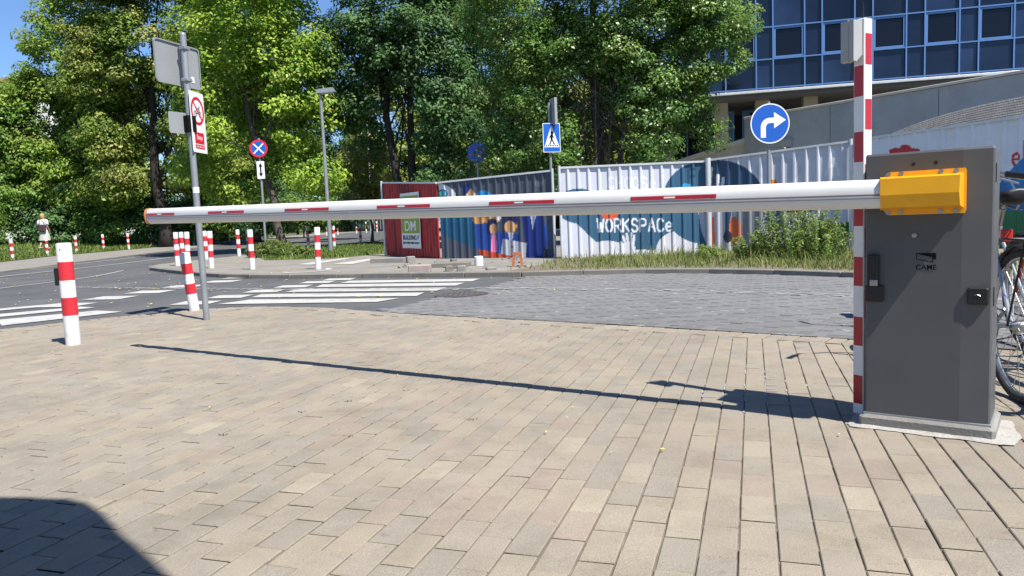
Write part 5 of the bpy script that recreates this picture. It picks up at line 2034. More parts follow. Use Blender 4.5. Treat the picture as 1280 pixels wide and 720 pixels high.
tree('bushy_tree', 'broad bushy green tree with many thin stems behind the pale hoarding', (2.9, 22.6),
     [(-2.0, 0.2, 4.2, 1.5, 1.5, 2.3), (-2.5, 0, 7.2, 1.5, 1.6, 2.4), (0.2, 0, 7.4, 2.0, 2.0, 2.6), (0.0, 1.4, 4.4, 2.2, 1.2, 2.6), (1.9, -0.2, 5.9, 1.5, 1.5, 1.9), (3.1, -0.6, 5.9, 1.15, 1.2, 1.5),
      (2.7, -0.4, 7.6, 1.4, 1.4, 1.6), (1.3, -0.6, 3.5, 1.05, 1.0, 1.3), (2.2, -0.4, 4.2, 0.9, 0.9, 0.9), (1.0, -0.9, 2.4, 0.8, 0.7, 0.8), (-0.6, -0.7, 2.2, 0.8, 0.7, 0.7), (-1.5, -0.5, 2.6, 0.9, 0.8, 1.0),
      (2.95, -0.2, 3.1, 0.55, 0.5, 0.35), (1.9, -0.4, 2.3, 0.5, 0.5, 0.6), (0.2, 0, 10.2, 2.2, 2.0, 1.8), (0.4, -1.0, 5.6, 0.9, 0.7, 1.0), (-1.0, -0.9, 5.7, 0.9, 0.7, 1.1), (-2.9, 0.2, 2.6, 0.7, 0.8, 0.9)],
     [([(0.0, 0, -0.1), (-0.1, 0.1, 3), (-0.2, 0.2, 6.5), (0, 0, 10)], 0.2, 0.05), ([(0.2, -0.1, -0.1), (0.5, -0.3, 3), (1.4, -0.4, 6)], 0.13, 0.04), ([(-0.2, 0, -0.1), (-0.8, -0.1, 3), (-2.0, 0, 6.5)], 0.14, 0.04),
      ([(0.1, -0.2, -0.1), (0.1, -0.5, 2.5), (0.35, -0.6, 5.2)], 0.05, 0.02), ([(-0.1, -0.2, -0.1), (-0.3, -0.6, 2.4), (-0.25, -0.7, 5.4)], 0.05, 0.02), ([(0.3, -0.2, -0.1), (0.5, -0.5, 2.5), (0.75, -0.6, 4.8)], 0.05, 0.02),
      ([(0.2, 0.2, -0.1), (1.6, 0, 3), (2.9, -0.4, 6)], 0.1, 0.03)],
     HB, 0.105, 3.6, 62, 0.36, 'leafgloss', 11, keep=keep_big, limbs=16, bark='bark')

# tall dark tree with two bare stems
def keep_dark(C):
    x, y, z = C[:, 0], C[:, 1], C[:, 2]
    return ~((x > -1.0) & (x < 0.75) & (z < 5.9) & (y < 1.0))


tree('dark_tree', 'tall dark green tree with two bare dark stems behind the red hoarding', (-3.9, 28.0),
     [(0.2, 0.6, 8.6, 2.6, 2.4, 2.8), (-1.6, 0, 7.0, 1.6, 1.6, 1.8), (1.7, 0, 7.2, 1.5, 1.6, 1.9), (0, -0.6, 7.0, 1.3, 1.2, 1.2), (-1.9, 0, 5.3, 1.0, 1.2, 0.9), (1.6, -0.2, 5.2, 1.1, 1.2, 1.1), (2.2, 0, 4.0, 0.9, 1.0, 0.9),
      (1.1, 0.2, 3.5, 0.7, 0.8, 0.7), (-1.1, 0.8, 4.2, 0.7, 0.8, 0.6), (0.4, 0.4, 10.8, 2.0, 2.0, 1.8), (1.3, -0.4, 2.6, 0.5, 0.5, 0.5), (2.0, -0.3, 2.7, 0.6, 0.6, 0.5)],
     [([(-0.05, 0, -0.1), (-0.2, 0.1, 2.4), (-0.55, 0.1, 5.4), (-0.9, 0.2, 8.2)], 0.2, 0.07), ([(0.35, 0.1, -0.1), (0.35, 0.1, 3), (0.45, 0.2, 6), (0.6, 0.3, 9)], 0.19, 0.06)],
     DG, 0.15, 2.3, 56, 0.45, 'leaf', 12, keep=keep_dark, limbs=14, bark='barkdark')

# bright maple above the no stopping sign
tree('maple_tree', 'bright yellow green maple with leaning patchy trunk above the no stopping sign', (-8.2, 27.0),
     [(-0.6, 0.5, 8.0, 2.5, 2.4, 2.6), (-2.2, 0, 6.2, 1.5, 1.6, 1.6), (1.0, 0, 6.6, 1.5, 1.6, 1.6), (-1.9, -0.2, 4.2, 1.2, 1.3, 1.0), (1.1, -0.2, 4.6, 1.2, 1.2, 1.0), (-0.4, 1.2, 4.8, 1.4, 1.0, 1.2), (-2.9, 0.3, 3.0, 0.9, 1.0, 0.8),
      (0.5, 0.8, 3.2, 1.1, 0.9, 0.8), (1.4, 0.0, 2.6, 0.9, 0.9, 0.7), (-1.6, 1.0, 2.4, 0.9, 0.8, 0.7), (0, -0.4, 10.2, 2.2, 2.0, 1.5)],
     [([(0, 0, -0.1), (-0.15, 0, 1.6), (-0.75, 0.05, 3.6), (-1.0, 0.1, 5.6), (-0.7, 0.3, 8)], 0.17, 0.07), ([(-0.7, 0.05, 3.4), (0.2, 0, 5.2), (0.8, 0, 7)], 0.08, 0.04)],
     YG, 0.155, 2.2, 54, 0.48, 'leaf', 13, limbs=14, keep=lambda C: ~((C[:, 0] > -1.5) & (C[:, 0] < 0.3) & (C[:, 2] < 5.6) & (C[:, 2] > 0) & (C[:, 1] < 0.5)))

# park trees at the left
tree('linden_tree', 'tall olive green linden full of seeds behind the grey sign pole', (-18.8, 41.0),
     [(0, 0.5, 12.0, 3.6, 3.2, 4.0), (-2.6, 0, 9.0, 2.2, 2.2, 2.2), (2.8, 0, 9.4, 2.2, 2.2, 2.2), (-2.6, -0.4, 6.0, 1.8, 1.8, 1.3), (2.4, -0.3, 6.2, 1.7, 1.8, 1.5), (0.2, 0.8, 6.4, 1.8, 1.2, 1.3), (3.4, -0.4, 4.2, 1.4, 1.3, 1.0), (-2.2, -0.4, 3.6, 1.4, 1.4, 1.0),
      (0.6, 1.0, 3.8, 1.4, 1.2, 0.9), (0, 0, 15.5, 3.0, 3.0, 2.0)],
     [([(0, 0, -0.1), (-0.3, 0, 3), (-0.2, 0, 7), (0.2, 0, 12)], 0.36, 0.1), ([(-0.2, 0, 3.2), (1.4, 0, 7.5)], 0.16, 0.06)],
     OL, 0.20, 1.75, 54, 0.58, 'leaf', 14, limbs=14, bark='barkdark', keep=lambda C: ~((np.abs(C[:, 0] + 0.2) < 0.6) & (C[:, 2] < 7.2) & (C[:, 1] < 0.6)))
tree('broadleaf_tree', 'large green tree at the left reaching above the frame beside the patch of sky', (-23.6, 42.0),
     [(0.0, 0.4, 10.4, 2.8, 2.8, 2.6), (-2.2, 0, 8.2, 1.8, 2.0, 1.6), (1.8, 0, 8.6, 2.0, 2.0, 2.0), (-2.4, -0.4, 5.4, 1.7, 1.7, 1.2), (1.6, -0.3, 5.6, 1.8, 1.8, 1.4), (-0.5, 0.4, 6.2, 1.5, 1.2, 1.2), (-1.0, -0.8, 3.6, 1.6, 1.4, 1.1), (1.8, -0.6, 3.2, 1.4, 1.3, 1.0), (1.4, 0.2, 13.0, 2.2, 2.2, 1.8)],
     [([(0, 0, -0.1), (0.2, 0, 3), (0, 0.1, 7), (0.4, 0, 11)], 0.34, 0.1)],
     [(0.15, 0.225, 0.037), (0.19, 0.26, 0.045), (0.11, 0.18, 0.03), (0.19, 0.225, 0.05)], 0.20, 1.75, 54, 0.58, 'leaf', 15, limbs=14, bark='barkdark')
tree('broadleaf_tree', 'green tree cut off by the left edge, below the patch of blue sky', (-29.2, 41.5),
     [(0.4, 0, 6.6, 2.6, 2.4, 2.4), (2.0, -0.4, 5.0, 1.7, 1.7, 1.7), (0.3, -0.8, 4.0, 2.0, 1.6, 1.5), (1.6, -1.0, 2.6, 1.6, 1.2, 1.1), (-1.2, -0.2, 8.6, 2.0, 2.0, 1.2), (2.6, -0.6, 6.8, 1.5, 1.5, 1.3), (0.2, -1.0, 1.6, 1.5, 1.0, 0.9), (2.8, -0.8, 3.6, 1.3, 1.2, 1.0)],
     [([(0, 0, -0.1), (0, 0, 4), (0, 0, 7.5)], 0.28, 0.08)],
     MG, 0.20, 1.7, 52, 0.58, 'leaf', 16, limbs=10, bark='barkdark')
tree('broadleaf_tree', 'mid green tree between the linden and the bright maple', (-14.9, 43.5),
     [(0, 0, 10.0, 3.0, 2.8, 3.0), (-1.6, -0.5, 6.8, 1.7, 1.7, 1.6), (1.6, -0.4, 7.2, 1.8, 1.7, 1.7), (0.2, -0.3, 5.0, 1.8, 1.5, 1.2), (-1.4, -0.6, 3.6, 1.4, 1.3, 1.0), (1.5, -0.5, 3.9, 1.4, 1.3, 1.1), (0, 0, 13.5, 2.6, 2.4, 2.0)],
     [([(0, 0, -0.1), (0, 0, 4), (0.2, 0, 9)], 0.3, 0.1)],
     [(0.125, 0.19, 0.035), (0.155, 0.21, 0.045), (0.085, 0.145, 0.028)], 0.20, 1.6, 52, 0.58, 'leaf', 17, limbs=10, bark='barkdark')
tree('young_tree', 'small yellowish young tree between street lamp and dark tree', (-6.1, 33.0),
     [(0, 0, 3.1, 1.15, 1.1, 1.1), (-0.4, -0.2, 2.2, 0.9, 0.8, 0.7), (0.5, -0.2, 2.1, 0.8, 0.8, 0.6), (0.1, 0, 4.1, 0.7, 0.7, 0.7)],
     [([(0, 0, -0.1), (0.05, 0, 2), (0, 0, 4)], 0.06, 0.02)],
     [(0.19, 0.20, 0.045), (0.23, 0.215, 0.065), (0.13, 0.16, 0.035)], 0.13, 3.0, 48, 0.33, 'leaf', 18, limbs=8)
tree('leaning_tree', 'light green tree with dark leaning stems behind the banded blue sign', (-0.4, 33.0),
     [(0, 0.4, 8.4, 2.4, 2.2, 2.6), (-1.7, 0, 6.2, 1.5, 1.4, 1.6), (1.4, 0, 6.2, 1.4, 1.4, 1.5), (-1.8, -0.2, 3.8, 1.2, 1.1, 1.0), (1.5, -0.1, 3.6, 1.1, 1.1, 1.1), (-0.4, 0.8, 4.6, 1.1, 0.9, 0.9), (-1.0, 0.2, 2.4, 0.9, 0.8, 0.7), (1.4, 0.2, 2.0, 0.9, 0.8, 0.7), (0, 0, 11, 2, 2, 1.6)],
     [([(-0.6, 0, -0.1), (-0.35, 0, 2), (-0.3, 0, 4.6), (-0.6, 0, 8)], 0.15, 0.05), ([(-0.5, 0, 0.4), (0.15, 0, 2.3), (0.7, 0, 4.6), (1.0, 0, 7)], 0.12, 0.04)],
     [(0.135, 0.19, 0.045), (0.165, 0.21, 0.06), (0.10, 0.155, 0.035), (0.07, 0.12, 0.03)], 0.15, 2.1, 50, 0.45, 'leaf', 19, limbs=12, bark='barkdark')

SHR = [(-27.5, 38.5, 2.6, 'low leafy shrub at the left edge under the cut off tree', 'MG'), (-25.2, 41.0, 2.8, 'dark shrub behind the walking woman', 'DG'), (-22.9, 41.6, 2.9, 'shrub right of the walking woman with sunlit top', 'MG'),
       (-20.6, 42.8, 3.4, 'dark shrub left of the linden trunk', 'DG'), (-17.2, 43.2, 3.0, 'shrub in the shade right of the linden trunk', 'MG'), (-15.0, 41.2, 3.0, 'leafy shrub below the mid green tree', 'MG'),
       (-23.4, 50, 5.0, 'tall hedge shrub far behind, left of the linden trunk', 'DG'), (-20.4, 50.5, 5.2, 'tall hedge shrub far behind the linden trunk', 'DG'), (-17.6, 51, 5.0, 'tall hedge shrub far behind, right of the linden trunk', 'DG'), (-29.5, 49, 5.0, 'tall hedge shrub far behind the left edge tree', 'DG'), (-26.5, 49.5, 5.0, 'tall hedge shrub far behind the walking woman', 'DG'), (-14.6, 51.5, 4.6, 'tall hedge shrub far behind the mid green tree', 'DG'),
       (-18.4, 45.2, 4.2, 'tall shrub hiding the wall right of the linden trunk', 'MG'), (-16.2, 46.0, 4.0, 'tall dark shrub behind the leafy shrub under the mid green tree', 'DG'),
       (-12.8, 40.6, 2.7, 'dark shrub left of the maple trunk', 'DG'), (-10.7, 40.0, 2.5, 'shrub behind the maple trunk', 'MG'), (-9.6, 44.0, 3.2, 'shrub behind the street lamp pole', 'DG')]
for i, (x, y, h, lab, cset) in enumerate(SHR):
    tree('shrub', lab, (x, y), [(0, 0, h * 0.5, 1.35, 1.1, h * 0.42), (-0.8, -0.3, h * 0.35, 0.9, 0.8, h * 0.3), (0.8, -0.3, h * 0.4, 0.9, 0.8, h * 0.33)],
         [([(0, 0, -0.1), (0, 0, h * 0.6)], 0.06, 0.02)], MG if cset == 'MG' else [tuple(q * 1.1 for q in c) for c in DG], 0.17, 2.4, 40, 0.42, 'leaf', 30 + i, group='shrubs under the park trees', limbs=6, bark='barkdark', zb=park_z(x, y), cat='shrub')

FAR = [(-46, 66, 14, 'left edge of the far tree row'), (-38, 70, 12, 'behind the walking woman'), (-33, 62, 13, 'left of the white house wall'), (-27, 72, 15, 'behind the linden'), (-21, 66, 14, 'behind the grey sign pole'), (-16, 74, 15, 'behind the maple'),
       (-10.5, 68, 14, 'right of the street lamp'), (-5.5, 76, 13, 'left of the dark stems'), (-0.5, 58, 12, 'behind the leaning tree'), (3.5, 50, 13, 'behind the left half of the bushy tree'), (7.2, 46, 11, 'behind the right half of the bushy tree')]
for i, (x, y, h, lab) in enumerate(FAR):
    tree('far_tree', 'hazy green tree in the far row, ' + lab, (x, y), [(0, 0, h * 0.62, 3.6, 2.6, h * 0.34), (-2.0, -0.6, h * 0.42, 2.2, 1.8, h * 0.2), (2.0, -0.6, h * 0.45, 2.2, 1.8, h * 0.22), (0, -0.8, h * 0.28, 2.4, 1.6, h * 0.14)],
         [([(0, 0, -0.1), (0.2, 0, h * 0.5)], 0.3, 0.1)], [MG, DG, OL, MG][i % 4], 0.34, 0.75, 44, 0.85, 'leaf', 50 + i, group='far row of park trees', limbs=6, bark='barkdark')

# grass blades
def blades(name, xy, h, cols, m, z_off, lean=0.35, width=0.006, zf=None):
    T = len(xy)
    z = np.array([(zf or tz)(x, y) for x, y in xy]) + z_off
    a = rng.uniform(0, 2 * math.pi, T)
    hh = h * rng.uniform(0.45, 1.3, T)
    w = width * rng.uniform(0.7, 1.4, T)
    la = rng.uniform(0, 2 * math.pi, T)
    ln = lean * hh * rng.uniform(0.2, 1.2, T)
    base = np.stack([xy[:, 0], xy[:, 1], z], 1)
    side = np.stack([np.cos(a), np.sin(a), np.zeros(T)], 1) * w[:, None]
    mid = base + np.stack([np.cos(la) * ln * 0.3, np.sin(la) * ln * 0.3, hh * 0.6], 1)
    tip = base + np.stack([np.cos(la) * ln, np.sin(la) * ln, hh], 1)
    V_ = np.stack([base - side, base + side, mid + side * 0.8, mid - side * 0.8, tip + side * 0.12, tip - side * 0.12], 1).reshape(-1, 3)
    k = np.arange(T)[:, None] * 6
    F = np.concatenate([k + np.array([0, 1, 2, 3]), k + np.array([3, 2, 4, 5])])
    cols = np.array(cols)
    cc = cols[rng.integers(0, len(cols), T)] * rng.uniform(0.75, 1.25, T)[:, None]
    me = bpy.data.meshes.new(name)
    fast_mesh(me, V_, F)
    ca = me.color_attributes.new('leaf', 'FLOAT_COLOR', 'POINT')
    ca.data.foreach_set('color', np.repeat(np.concatenate([cc, np.ones((T, 1))], 1), 6, axis=0).astype(np.float32).ravel())
    me.materials.append(M[m])
    o = bpy.data.objects.new(name, me)
    COL.objects.link(o)
    o['kind'] = 'stuff'
    return o


def scatter(poly, n, dens=None):
    xs = [p[0] for p in poly]
    ys = [p[1] for p in poly]
    out = []
    tries = 0
    while len(out) < n and tries < n * 12:
        tries += 1
        x, y = random.uniform(min(xs), max(xs)), random.uniform(min(ys), max(ys))
        if inside(poly, x, y) and (dens is None or random.random() < dens(x, y)):
            out.append((x, y))
    return np.array(out)


DRY = [(0.33, 0.29, 0.13), (0.24, 0.27, 0.08), (0.18, 0.24, 0.06), (0.14, 0.22, 0.045), (0.34, 0.31, 0.14)]
GRN = [(0.13, 0.20, 0.035), (0.17, 0.235, 0.05), (0.10, 0.16, 0.03), (0.22, 0.25, 0.08)]
SW = [p for p in STRIP if p[0] < 8.5]


def d_weed(x, y):
    n = 0.5 + 0.5 * math.sin(x * 5.1 + 2 * math.sin(y * 3.3)) * math.sin(y * 4.3 + x)
    edge = min(1, seg_dist(KERB_R, x, y) / 0.35)
    left = min(1, max(0.08, (x - 0.2) / 1.6))
    return (0.35 + 0.65 * n) * (0.3 + 0.7 * edge) * left


o = blades('weed_strip', scatter(SW, 11000, d_weed), 0.09, DRY+GRN, 'blade', 0.07, 0.7, 0.006)
tag(o, 'dry yellow green grass and weeds along the kerb below the pale hoarding', 'grass')
o = blades('tall_grass', scatter(SW, 1500, lambda x, y: d_weed(x, y) * (1.0 if 2.6 < x < 6.6 else 0.2)), 0.22, DRY + GRN, 'blade', 0.07, 0.55, 0.006)
tag(o, 'taller seeding grass stalks before the hoarding panels', 'grass')
o = blades('turf', scatter(PATCH, 9000), 0.10, GRN, 'blade', 0.07, 0.8, 0.010)
tag(o, 'green grass on the patch between footpath and far road', 'grass')
PV = VERGE[6:26] + [(-24, 62), (-34, 45), (-34, 24), (-24, 20)]
o = blades('park_grass', scatter(PV, 16000, lambda x, y: max(0.12, 1 - 0.11 * seg_dist(VERGE, x, y))), 0.16, GRN, 'blade', 0.0, 0.8, 0.022, park_z)
tag(o, 'lush green grass on the park verge beyond the road', 'grass')
k = MB()

# weed clumps with leaves
WEED = [(4.75, 12.6, 1.18, 0.5, 'tall leafy weed bush growing around the foot of the turn right sign'), (5.15, 12.3, 0.95, 0.38, 'leafy weed bush right of the turn right sign'), (4.25, 12.9, 0.5, 0.32, 'lower weed bush left of the turn right sign'),
        (5.95, 12.0, 0.32, 0.35, 'low weed clump at the right, near the striped post'), (3.6, 13.6, 0.28, 0.2, 'weed clump at the thick hoarding post')]
for i, (x, y, h, w, lab) in enumerate(WEED):
    rg = np.random.default_rng(80 + i)
    z = tz(x, y) + 0.07
    root = thing('weed_bush', lab, 'weeds', (x, y, z))
    ns = int(60 * w / 0.5)
    C, Rr = [], []
    k = MB()
    for s_ in range(ns):
        a = rg.uniform(0, 6.28)
        r_ = w * math.sqrt(rg.random())
        b0 = Vector((math.cos(a) * r_ * 0.7, math.sin(a) * r_ * 0.7, 0))
        tp = b0 + Vector((math.cos(a) * r_ * 0.5 + rg.normal() * 0.06, math.sin(a) * r_ * 0.5 + rg.normal() * 0.06, h * rg.uniform(0.55, 1.1) * (1 - 0.45 * (r_ / w) ** 2)))
        k.tube([b0 + Vector((0, 0, -0.03)), b0.lerp(tp, 0.5) + Vector((0, 0, 0.03)), tp], [0.006, 0.005, 0.002], 4, caps=False)
        for q in np.linspace(0.25, 1, 7):
            C.append(b0.lerp(tp, float(q)))
            Rr.append(0.075 * (1.25 - 0.5 * q))
    k.build('stems', mat('weed stem', (0.16, 0.2, 0.06), 0.8) if i == 0 else bpy.data.materials['weed stem'], None).parent = root
    leaf_mesh('leaves', np.array([tuple(c) for c in C]), np.array(Rr), 13, 0.05, [(0.20, 0.31, 0.055), (0.25, 0.35, 0.075), (0.145, 0.24, 0.045), (0.30, 0.34, 0.12)], (0, 0, 0.2), root, M['leaf'], 0.9, 0.7, 0, 0.4, rg)
# tuft at the maple foot
for i, (x, y, h, w, lab) in enumerate([(-7.15, 22.4, 0.5, 0.75, 'leafy green tuft at the foot of the maple trunk'), (-6.3, 21.6, 0.3, 0.6, 'low tuft of grass right of the maple foot'), (-26.6, 35.5, 0.7, 0.9, 'low plant with orange flowers at the left edge')]):
    rg = np.random.default_rng(95 + i)
    z = (tz(x, y) + 0.07) if i < 2 else park_z(x, y)
    root = thing('tuft', lab, 'weeds', (x, y, z))
    n = 160
    a = rg.uniform(0, 6.28, n)
    r_ = w * np.sqrt(rg.random(n))
    C = np.stack([np.cos(a) * r_, np.sin(a) * r_ * 0.7, h * rg.random(n) * (1 - 0.5 * (r_ / w) ** 2) + 0.04], 1)
    leaf_mesh('leaves', C, np.full(n, 0.12), 16, 0.09, GRN, (0, 0, 0), root, M['leaf'], 0.9, 0.7, 0, 0.35, rg)
    if i == 2:
        k_ = C[:, 2] > 0.25
        leaf_mesh('flowers', C[k_] + np.array([0, -0.05, 0.1]), np.full(k_.sum(), 0.12), 6, 0.09, [(0.75, 0.2, 0.04), (0.8, 0.3, 0.08)], (0, 0, 0), root, M['leaf'], 0.8, 0.9, 0, 0.8, rg)

# moss tufts in paver joints
k = MB()
for x, y in [(-1.05, 3.55), (-0.86, 3.75), (-0.72, 3.1), (-0.6, 3.95), (0.55, 4.6), (0.75, 5.2), (0.9, 5.35), (-0.2, 3.3), (0.35, 5.6), (1.0, 5.6), (-1.3, 3.2)]:
    for _ in range(7):
        a, r_ = random.uniform(0, 6.3), random.uniform(0, 0.011)
        X_, Y_ = x + math.cos(a) * r_ * 1.6, y + math.sin(a) * r_
        z = tz(X_, Y_)
        k.face([(X_ - 0.004, Y_, z - 0.004), (X_ + 0.004, Y_, z - 0.004), (X_ + math.cos(a) * 0.012, Y_ + math.sin(a) * 0.01, z + random.uniform(0.003, 0.010))])
o = k.build('moss_tufts', mat('moss', (0.10, 0.12, 0.035), 0.9), plaza)
o['kind'] = 'stuff'

# ------------------------------------------------------------------ far buildings and low fence
hs = thing('apartment_block', 'white apartment block glimpsed through the trees at the left', 'building', (-52, 84, 0))
k = MB()
k.bb((-60, 80, 0), (-44.0, 92, 17.0))
k.build('wall', M['plaster'], hs)
k = MB()
k.bb((-60.3, 79.7, 17.0), (-43.7, 92.3, 17.4))
k.build('roof', M['roofred'], hs)
for i in range(5):
    for j in range(5):
        k = MB()
        k.bb((-59 + i * 2.8, 79.95, 1.5 + j * 3.1), (-57.6 + i * 2.8, 80.05, 3.1 + j * 3.1))
        k.build('window', M['glassopen'], hs)
gw = thing('grey_building', 'weathered grey building wall seen behind the leaning tree stems', 'building', (-2.5, 64, 0))
k = MB()
k.bb((-5.2, 62, 0), (2.2, 68, 6.3))
k.build('wall', M['oldwall'], gw)
for i in range(3):
    k = MB()
    k.bb((-4.5 + i * 2.2, 61.96, 3.4), (-3.2 + i * 2.2, 62.03, 5.2))
    k.build('window', M['glassopen'], gw)
lf_ = thing('low_fence', 'pale corrugated low fence far behind the street lamp', 'fence', (-15, 74, tz(-15, 74)))
k = MB()
for i in range(46):
    x = -20.5 + i * 0.3
    k.bb((x, 74, tz(x, 74)), (x + 0.22, 74.06, tz(x, 74) + 2.3))
o = k.build('slat', M['fencepost'], lf_)
o['kind'] = 'stuff'
lb = thing('low_shed', 'low grey shed behind the pale corrugated fence', 'shed', (-14, 80, tz(-14, 80)))
k = MB()
k.bb((-19, 78, 0), (-9, 84, 3.6))
k.build('wall', M['oldwall'], lb)
k = MB()
k.bb((-19.3, 77.7, 3.6), (-8.7, 84.3, 3.9))
k.build('roof', M['kerb'], lb)

# ------------------------------------------------------------------ walking woman
wx_, wy_ = -22.4, 36.0
wz = 0.22
pr = thing('person', 'woman with blond hair walking away in white top and pale patterned skirt', 'person', (wx_, wy_, wz))


def skin(name, verts, edges, radii, m, parent, sub=2):
    me = bpy.data.meshes.new(name)
    me.from_pydata(verts, edges, [])
    o = bpy.data.objects.new(name, me)
    COL.objects.link(o)
    o.parent = parent
    sk = o.modifiers.new('skin', 'SKIN')
    me.materials.append(m)
    if not me.skin_vertices:
        me.attributes.new('x', 'FLOAT', 'POINT')
    for i, r_ in enumerate(radii):
        me.skin_vertices[0].data[i].radius = (r_, r_) if not isinstance(r_, tuple) else r_
    me.skin_vertices[0].data[0].use_root = True
    sk.use_smooth_shade = True
    sb = o.modifiers.new('sub', 'SUBSURF')
    sb.levels = sb.render_levels = sub
    return o


def human(parent):
    vs = [(0, 0, 0.92), (0, 0, 1.10), (0, 0.0, 1.30), (0, 0, 1.42), (0, 0.01, 1.50), (0, 0.0, 1.57), (0, 0, 1.64),
          (0.09, 0, 0.88), (0.09, 0.10, 0.48), (0.10, 0.02, 0.08), (0.10, 0.14, 0.03),
          (-0.09, 0, 0.88), (-0.09, -0.02, 0.48), (-0.09, -0.26, 0.14), (-0.09, -0.22, 0.03),
          (0.17, 0, 1.37), (0.22, -0.06, 1.10), (0.23, 0.06, 0.88), (0.23, 0.10, 0.80),
          (-0.17, 0, 1.37), (-0.23, 0.05, 1.11), (-0.20, 0.20, 0.94), (-0.18, 0.25, 0.88)]
    es = [(0, 1), (1, 2), (2, 3), (3, 4), (4, 5), (5, 6), (0, 7), (7, 8), (8, 9), (9, 10), (0, 11), (11, 12), (12, 13), (13, 14), (3, 15), (15, 16), (16, 17), (17, 18), (3, 19), (19, 20), (20, 21), (21, 22)]
    rd_ = [(0.15, 0.11), (0.12, 0.09), (0.14, 0.10), (0.10, 0.07), 0.045, (0.075, 0.09), (0.06, 0.075), 0.085, 0.055, 0.035, 0.03, 0.085, 0.055, 0.035, 0.03, 0.05, 0.037, 0.028, 0.03, 0.05, 0.037, 0.028, 0.03]
    return vs, es, rd_


try:
    vs, es, rd_ = human(pr)
    me = bpy.data.meshes.new('body')
    me.from_pydata(vs, es, [])
    bo = bpy.data.objects.new('body', me)
    COL.objects.link(bo)
    bo.parent = pr
    me.materials.append(M['skin'])
    sk = bo.modifiers.new('skin', 'SKIN')
    sv = me.skin_vertices[0].data
    for i, r_ in enumerate(rd_):
        sv[i].radius = r_ if isinstance(r_, tuple) else (r_, r_)
    sv[0].use_root = True
    sb = bo.modifiers.new('sub', 'SUBSURF')
    sb.levels = sb.render_levels = 1
    sk.use_smooth_shade = True
except Exception as ex:
    print('skin failed', ex)


def loft(name, rings, m, parent, n=20):
    """rings: (x, y, z, rx, ry)"""
    k = MB()
    P = []
    for (x, y, z, rx, ry) in rings:
        P += [(x + rx * math.cos(2 * math.pi * i / n), y + ry * math.sin(2 * math.pi * i / n), z) for i in range(n)]
    F = []
    for q in range(len(rings) - 1):
        for i in range(n):
            j = (i + 1) % n
            F.append((q * n + i, q * n + j, (q + 1) * n + j, (q + 1) * n + i))
    F.append(tuple(range((len(rings) - 1) * n, len(rings) * n)))
    k.mesh(P, F)
    o = k.build(name, m, None, smooth='all')
    o.parent = parent
    return o


loft('hair', [(0, -0.02, 1.40, 0.07, 0.05), (0, -0.02, 1.50, 0.09, 0.085), (0, -0.01, 1.60, 0.098, 0.115), (0, -0.005, 1.67, 0.085, 0.10), (0, 0, 1.715, 0.04, 0.05)], M['hair'], pr)
sh_ = loft('shirt', [(0, 0, 0.98, 0.165, 0.13), (0, 0, 1.12, 0.155, 0.12), (0, 0, 1.30, 0.185, 0.125), (0, 0, 1.40, 0.16, 0.095), (0, 0, 1.45, 0.07, 0.06)], M['shirt'], pr)
for sx in (-1, 1):
    k = MB()
    k.tube([(sx * 0.14, 0, 1.385), (sx * 0.20, -0.02, 1.27), (sx * 0.225, -0.03, 1.15)], [0.072, 0.066, 0.068], 12)
    o = k.build('sleeve', M['shirt'], None, smooth='all')
    o.parent = sh_
    o.parent = pr
loft('skirt', [(0, 0.0, 0.42, 0.27, 0.22), (0.02, 0.0, 0.60, 0.24, 0.20), (0, 0, 0.80, 0.20, 0.16), (0, 0, 1.0, 0.155, 0.125)], M['skirt'], pr)
for x, y in ((0.10, 0.08), (-0.09, -0.24)):
    k = MB()
    k.box((x, y + 0.02, 0.03 if y > 0 else 0.075), (0.045, 0.12, 0.035), bev=0.02)
    o = k.build('shoe', M['shoe'], None)
    o.parent = pr
bag = thing('shoulder_bag', 'dark red bag hanging at the back of the walking woman', 'bag', (wx_ + 0.05, wy_ - 0.18, wz + 0.92))
k = MB()
k.box((0, 0, 0.09), (0.16, 0.07, 0.17), bev=0.03)
o = k.build('bag_body', M['bagred'], None)
o.parent = bag
k = MB()
k.tube([(-0.14, 0.02, 0.24), (-0.16, 0.05, 0.42), (-0.13, 0.12, 0.52), (-0.05, 0.16, 0.53)], 0.012, 6)
k.tube([(0.14, 0.02, 0.24), (0.05, 0.05, 0.40), (-0.08, 0.09, 0.50)], 0.012, 6)
o = k.build('strap', M['bagred'], None)
o.parent = bag

# ------------------------------------------------------------------ bicycles


